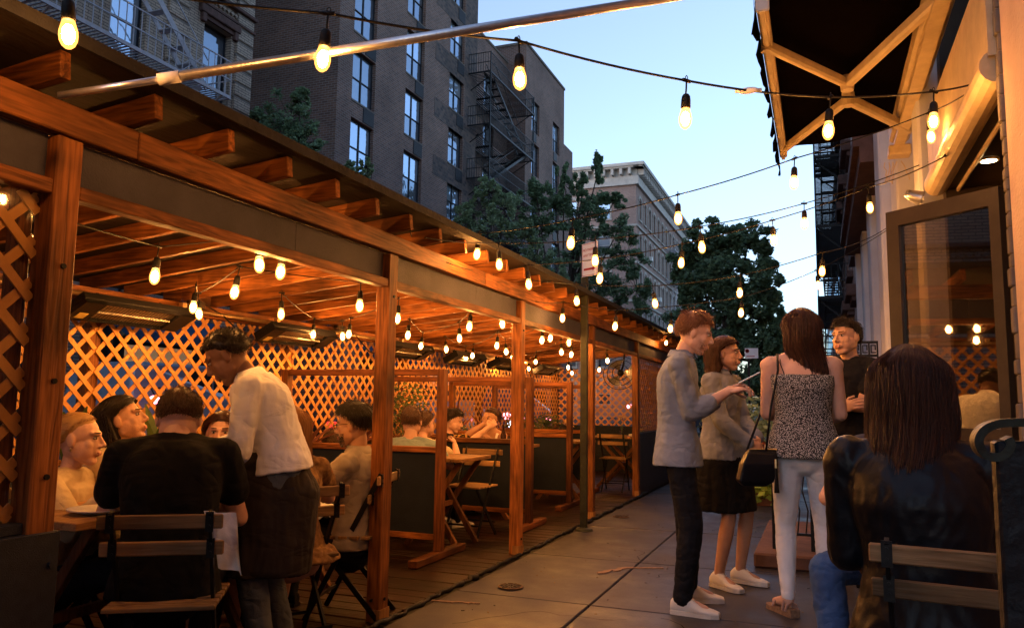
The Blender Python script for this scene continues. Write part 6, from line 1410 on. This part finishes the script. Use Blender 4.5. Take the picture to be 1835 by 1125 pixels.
# --- seated man beyond the pavement table
p = Person('man in a navy T-shirt and blue jeans, half hidden behind the leather jacket', (.33, 4.15, 0), math.radians(172), 1.8, pelv=(0, 0, .52), neck=(0, .05, 1.06), head=(0, .13, 1.25), hpitch=-.15, hyaw=-.5,
    arms={1: dict(w=(.12, .42, .80), hint=(1, -.5, -.6)), -1: dict(w=(-.1, .42, .80), hint=(-1, -.5, -.6))}, legs={1: dict(a=V(.22, .50, .08), hint=(.5, .6, 1), toe=(.1, 1, 0)), -1: dict(a=V(-.15, .48, .08), hint=(-.1, .5, 1))}, skin='skin1')
p.body(); p.top(C_['navyt'], 'short', -.1, .018); p.trousers(C_['blue'], .016, name='jeans'); p.shoes(C_['white'], C_['sole']); p.hair('brown', 'short', .035, 1500, .010, 15)
folding_chair((.33, 4.17, 0), math.radians(174), 'folding chair under the man in the navy T-shirt')
# --- woman in the leather jacket, foreground
fq = atD(1650, 900, 2.40)
p = Person('long haired woman in a black leather jacket sitting with her back to us', (fq.x, fq.y, 0), math.radians(-8), 1.80, True, pelv=(.03, .0, .53), neck=(-.01, .04, 1.09), head=(-.02, .10, 1.275), hpitch=-.12, shw=.165, fat=1.16,
    arms={1: dict(w=(.15, .30, .80), hint=(.2, -.5, -1)), -1: dict(w=(-.15, .30, .80), hint=(-.2, -.5, -1))}, legs={1: dict(a=V(.16, .42, .08), hint=(.3, .5, 1)), -1: dict(a=V(-.12, .46, .08), hint=(-.2, .5, 1))}, skin='skin1')
p.body(); p.top(C_['leather'], 'long', -.3, .030, name='leather_jacket', wr=.006, collar=True); p.trousers(C_['jeansd']); p.shoes(C_['black'], C_['black']); p.hair('dkbrown', 'long', .30, 11000, .024, 21, r=.0008)
# --- left table
p = Person('man in a black T-shirt sitting with his back to us at the nearest table', (-2.38, 2.42, 0), math.radians(40), 1.76, pelv=(0, 0, .50), neck=(0, .10, 1.03), head=(0, .19, 1.125), hpitch=-.55, fat=1.0,
    arms={1: dict(w=(.12, .36, .80), hint=(.7, -.7, -.8), curl=.7), -1: dict(w=(-.12, .36, .80), hint=(-.7, -.7, -.8), curl=.7)}, legs=seat_legs(), skin='skin1')
p.body(); p.top(C_['black'], 'short', -.1, .024, wr=.006); p.trousers(C_['jeansd'], .018); p.shoes(C_['white'], C_['sole']); p.hair('brown', 'short', .03, 2600, .010, 31)
def seated(label, hx, hy, d, rz, zh=1.10, **kw):
    """seat a person so that the head stands d metres deep at that spot of the picture"""
    q = atD(hx, hy, d); h = kw.pop('h', 1.72); k = h/1.75; chair = kw.pop('chair', None); lean = kw.pop('lean', .06); pz = kw.pop('pz', .50)
    zh = q.z; nk = V(0, lean, zh-.165*k); a = kw.pop('arms', None) or {s_: dict(w=(s_*.14, .36, .80), hint=(s_, -.5, -.9)) for s_ in (-1, 1)}
    R_ = Matrix.Rotation(rz, 3, 'Z'); o = R_ @ V(0, lean+.035, 0)
    if chair: folding_chair((q.x-o.x, q.y-o.y, 0), rz, 'folding chair under the '+chair)
    return Person(label, (q.x-o.x, q.y-o.y, 0), rz, h, pelv=(0, 0, min(pz, nk.z-.50*k)), neck=nk, head=(0, lean+.035, zh), arms=a, legs=kw.pop('legs', None) or seat_legs(), **kw)
rd = math.radians
p = seated('blonde woman in a cream cardigan at the left end of the nearest table', 143, 782, 3.55, rd(-66), fem=True, h=1.68, hyaw=rd(6), skin='skin1', chair='blonde woman')
p.body(); p.top(C_['black'], 'none', 0, .012, name='camisole', strap=True); 
p.top(C_['cream'], 'long', -.1, .026, name='cardigan', neck=.90, wr=.008); p.trousers(C_['jeansd']); p.hair('blond', 'bun', .05, 2600, .006, 41, r=.001, zl=[(-1, -.62, 0), (-.35, -.5, 0), (0., .02, 0), (.32, .45, 0), (.6, .60, 0), (1, .70, 0)])
g = MB()
for q in (-1, 1): g.ell(p.hp((q*.082, -.004, -.036)), (.006, .006, .009))
g.build('earring', M['brass'], p.t)
p = seated('man with thick shoulder length black hair in a cream T-shirt looking up at the waiter', 222, 748, 3.95, rd(-58), hpitch=rd(18), skin='skin2', chair='man with thick black hair')
p.body(); p.top(C_['cream'], 'short', 0, .018); p.trousers(C_['jeansd']); p.hair('black', 'long', .13, 2600, .016, 44, r=.0014, amin=98); p.beard('black', 200, .003)
p = seated('woman with dark hair and a printed dress facing us at the nearest table', 398, 772, 4.3, rd(-140), fem=True, h=1.66, hyaw=rd(-8), skin='skin1', legs={1: dict(a=V(.1, .3, .08), hint=(.5, .5, 1)), -1: dict(a=V(-.2, .3, .08), hint=(-.5, .5, 1))}, chair='dark haired woman facing us')
p.body(); p.top(C_['tan'], 'short', 0, .016, name='dress'); p.skirt(C_['tan'], .42); p.hair('dkbrown', 'long', .22, 2400, .012, 47)
# waiter
wq = atD(492, 880, 3.55)
p = Person('waiter in a white shirt and dark apron bending over the nearest table with plates', (wq.x, wq.y, 0), rd(122), 1.68, shw=.17, fat=.95, pelv=(0, -.02, .905), neck=(0, .13, 1.30), head=(0, .235, 1.405), hpitch=-.6, skin='skin3',
    arms={1: dict(w=(.06, .37, .97), hint=(.3, -1, -.5), dir=(0, 1, 0), pal=(0, 0, -1), curl=.3), -1: dict(w=(-.14, .37, .97), hint=(-.3, -1, -.5), dir=(0, 1, 0), pal=(0, 0, -1), curl=.3)}, legs={1: dict(a=V(.10, -.07, .08)), -1: dict(a=V(-.09, .0, .08))})
p.body(); p.top(C_['wshirt'], 'rolled', -.06, .022, wr=.008, collar=True); p.trousers(C_['gjeans'], .012); p.skirt(C_['apron'], .44, name='apron', fl=.0, t1=.16, w0=.18, d0=.215, oy=.05); p.shoes(C_['black'], C_['sole']); p.hair('black', 'curly', .018, 1500, .010, 50)
hd = Matrix.Translation(V(wq.x, wq.y, 0)) @ Matrix.Rotation(rd(126), 4, 'Z')
for k in range(3):
    g = MB(); g.lathe([(.06, 0), (.065, .003), (.12, .018), (.12, .022), (.064, .007), (.001, .006)], 26); o = g.build('plate', M['white'], smooth=True); o.location = hd @ V(-.04, .48, .975+k*.016); tag(o, ['bottom plate of the three held by the waiter', 'middle plate of the three held by the waiter', 'top plate of the three held by the waiter'][k], 'plate')
# bearded man
p = seated('bearded man with glasses in a beige shirt sitting sideways behind the second post', 634, 757, 4.55, rd(104), h=1.76, skin='skin2', hpitch=-.12, lean=-.02, chair='bearded man with glasses', arms={s_: dict(w=(s_*.09, .34, .78), hint=(s_, -.5, -.9), dir=(-s_*.5, 1, 0), pal=(s_*.4, 0, 1), curl=.6) for s_ in (-1, 1)})
p.body(); p.top(C_['oxford'], 'rolled', -.05, .022, collar=True); p.trousers(C_['jeansd'], .02); p.shoes(C_['black'], C_['black']); p.hair('black', 'short', .045, 2400, .015, 55); p.beard('black', 1300, .010); p.glasses()
bl = p.t.location
t = thing('napkin', 'white napkin over the lap of the bearded man', 'napkin', bl, rd(104)); g = MB(); n = 10; vs = []
for i in range(n+1):
    for j in range(n+1): x = -.16+.32*i/n; y = .06+.26*j/n; z = .60+.008*math.sin(i*1.7+j)-.9*max(0, abs(x)-.11)-.01*math.cos(j*2.1); vs.append((x, y, z))
g.add(vs+[(a, b, c-.003) for a, b, c in vs], [(i*(n+1)+j, (i+1)*(n+1)+j, (i+1)*(n+1)+j+1, i*(n+1)+j+1) for i in range(n) for j in range(n)]+[tuple((n+1)**2+q for q in (i*(n+1)+j, i*(n+1)+j+1, (i+1)*(n+1)+j+1, (i+1)*(n+1)+j)) for i in range(n) for j in range(n)]); g.build('cloth', C_['wshirt'], t, smooth=True)
q = atX(388, 965, -2.16); t = thing('napkin', 'white napkin hanging beside the man in the black T-shirt', 'napkin', q); g = MB(); vs = []
for i in range(7):
    for j in range(7): x = -.07+.14*i/6+j*.012; z = .10-.2*j/6; vs.append((x, .02*math.sin(i*1.4+j*.4), z-.02*i/6*j/6))
g.add(vs+[(a, b+.003, c) for a, b, c in vs], [(i*7+j, (i+1)*7+j, (i+1)*7+j+1, i*7+j+1) for i in range(6) for j in range(6)]+[tuple(49+q_ for q_ in (i*7+j, i*7+j+1, (i+1)*7+j+1, (i+1)*7+j)) for i in range(6) for j in range(6)]); g.build('cloth', C_['wshirt'], t, smooth=True)
# long haired woman behind the waiter
p = seated('woman with long chestnut hair sitting behind the waiter', 517, 765, 4.0, rd(58), fem=True, h=1.66, skin='skin1', chair='woman with long chestnut hair')
p.body(); p.top(C_['tan'], 'short', 0, .016, name='dress'); p.skirt(C_['tan'], .42); p.hair('ginger', 'long', .42, 2600, .014, 60)

# booth beyond the first divider
for (hx, hy, yy, rz, top_, hair_, lb, fem, h) in ((596, 792, 6.05, 8, 'wshirt', 'brown', 'person in a white shirt sitting low behind the first divider, left of the bearded man', False, 1.6), (738, 752, 6.05, 14, 'teal', 'brown', 'man in a grey-blue T-shirt sitting with his back to us behind the first divider', False, 1.78),
    (762, 757, 6.75, -20, 'cream', 'brown', 'person in a cream top just right behind the grey-blue T-shirt', True, 1.68)):
    w_ = atY(hx, hy, yy); d_ = (w_-CAMP).dot(Vector((_r.z, _s.z, _u.z)))
    p = seated(lb, hx, hy, d_, rd(rz), h=h, fem=fem, skin='skin1', vox=.012); p.body(); p.top(C_[top_], 'short', -.05, .02); p.trousers(C_['jeansd']); p.shoes(C_['white'], C_['sole']); p.hair(hair_, 'short', .03, 1100, .012, int(hx), r=.0015)
def at_y(hx, hy, yy): w_ = atY(hx, hy, yy); return (w_-CAMP).dot(Vector((_r.z, _s.z, _u.z)))
p = seated('dark haired man in a black T-shirt with yellow striped sleeves reaching across the table', 812, 752, at_y(812, 752, 7.9), rd(-74), h=1.78, skin='skin1', hpitch=-.25, vox=.011, lean=.12, arms={-1: dict(w=(-.1, .52, .93), hint=(-1, -.3, -1)), 1: dict(w=(.12, .56, .93), hint=(1, -.3, -1), pal=(1, 0, 0))})
p.body(); p.top(C_['black'], 'short', 0, .02); p.trousers(C_['jeansd']); p.hair('black', 'short', .05, 1300, .016, 71, r=.0015)
g = MB()
for q in (-1, 1):
    for f_ in (.42, .56): a = p.sh[q].lerp(p.el[q], f_); d = (p.el[q]-p.sh[q]).normalized(); g.tube([a-d*.013, a+d*.013], .0715, 16)
g.build('sleeve_stripe', pmat('yellow stripe', (.5, .28, .06), None, 9, .8, 0), p.t)
p = seated('woman in a white one shoulder top sipping a dark drink in the far booth', 880, 747, at_y(880, 747, 8.35), rd(166), fem=True, h=1.66, skin='skin2', vox=.011, hyaw=rd(-10), arms={-1: dict(w=(-.14, .3, .80), hint=(-1, -.5, -.9)), 1: dict(w=(.02, .19, .97), hint=(1, -.2, -1), dir=(-.2, .1, 1), pal=(0, 1, 0), curl=.7)})
p.body(); p.top(C_['wshirt'], 'none', 0, .014, name='tank_top', strap=True); p.trousers(C_['jeansd']); p.hair('dkbrown', 'bun', .05, 1300, .008, 77, r=.0014)
g = MB()
g.tube([p.Nk+V(-.10, .09, -.14), p.Nk+V(-.10, .05, -.03), p.Nk+V(-.10, -.06, -.06)], .014, 6); g.build('shoulder_strap', C_['wshirt'], p.t)
w_ = p.t.matrix_world if False else (Matrix.Translation(p.t.location) @ Matrix.Rotation(rd(166), 4, 'Z')); t = tumbler(w_ @ V(.0, .16, 1.0), 'stemmed glass of dark drink held to the lips of the woman in the white top', .03, .09, M['cola'])

# ================================================================== one piece, one object: split repeated trim into parts of its own
SPLIT = {'bracket', 'banded_pilaster', 'masonry_groove', 'diaper_frieze', 'string_course', 'sill', 'patterned_brick', 'window_surround', 'shop_window', 'door', 'lit_sign', 'awning', 'lintel', 'stone_trim', 'air_conditioner', 'quoins', 'window_glass', 'pilaster', 'ledge', 'coping', 'pane', 'window'}
def split_parts(o, margin=.03, most=100):
    me = o.data; nv = len(me.vertices)
    if nv < 16 or me.users > 1: return
    if o.name.split('.')[0] in ('banded_pilaster', 'masonry_groove'): margin = .5
    par = list(range(nv))
    def find(a):
        while par[a] != a: par[a] = par[par[a]]; a = par[a]
        return a
    for p in me.polygons:
        r = find(p.vertices[0])
        for v in p.vertices[1:]: par[find(v)] = r
    comp = {}
    for p in me.polygons: comp.setdefault(find(p.vertices[0]), []).append(p.index)
    items = []
    for fs in comp.values():
        vs = [me.vertices[v].co for f in fs for v in me.polygons[f].vertices]
        items.append(([min(v[i] for v in vs)-margin/2 for i in range(3)], [max(v[i] for v in vs)+margin/2 for i in range(3)], fs))
    changed = True
    while changed:
        changed = False; out = []
        for it in items:
            for k, ot in enumerate(out):
                if all(it[0][i] <= ot[1][i] and ot[0][i] <= it[1][i] for i in range(3)):
                    out[k] = ([min(it[0][i], ot[0][i]) for i in range(3)], [max(it[1][i], ot[1][i]) for i in range(3)], it[2]+ot[2]); changed = True; break
            else: out.append(it)
        items = out
    if len(items) < 2 or len(items) > most: return
    base = o.name.split('.')[0]; new = []
    for (lo, hi, fs) in items:
        g = MB(); vs = []; fl = []; mp = {}
        for f in fs:
            q = []
            for v in me.polygons[f].vertices:
                if v not in mp: mp[v] = len(vs); vs.append(me.vertices[v].co.copy())
                q.append(mp[v])
            fl.append(tuple(q)); g.m.append(me.polygons[f].material_index)
        m2 = bpy.data.meshes.new(base); m2.from_pydata(vs, [], fl)
        for mt in me.materials: m2.materials.append(mt)
        m2.polygons.foreach_set('material_index', g.m); m2.update()
        n = o.copy(); n.data = m2; COL.objects.link(n); new.append(n)
    if not o.children: bpy.data.objects.remove(o)
for o in list(COL.objects):
    if o.type == 'MESH' and o.parent and o.name.split('.')[0] in SPLIT and not o.children: split_parts(o)
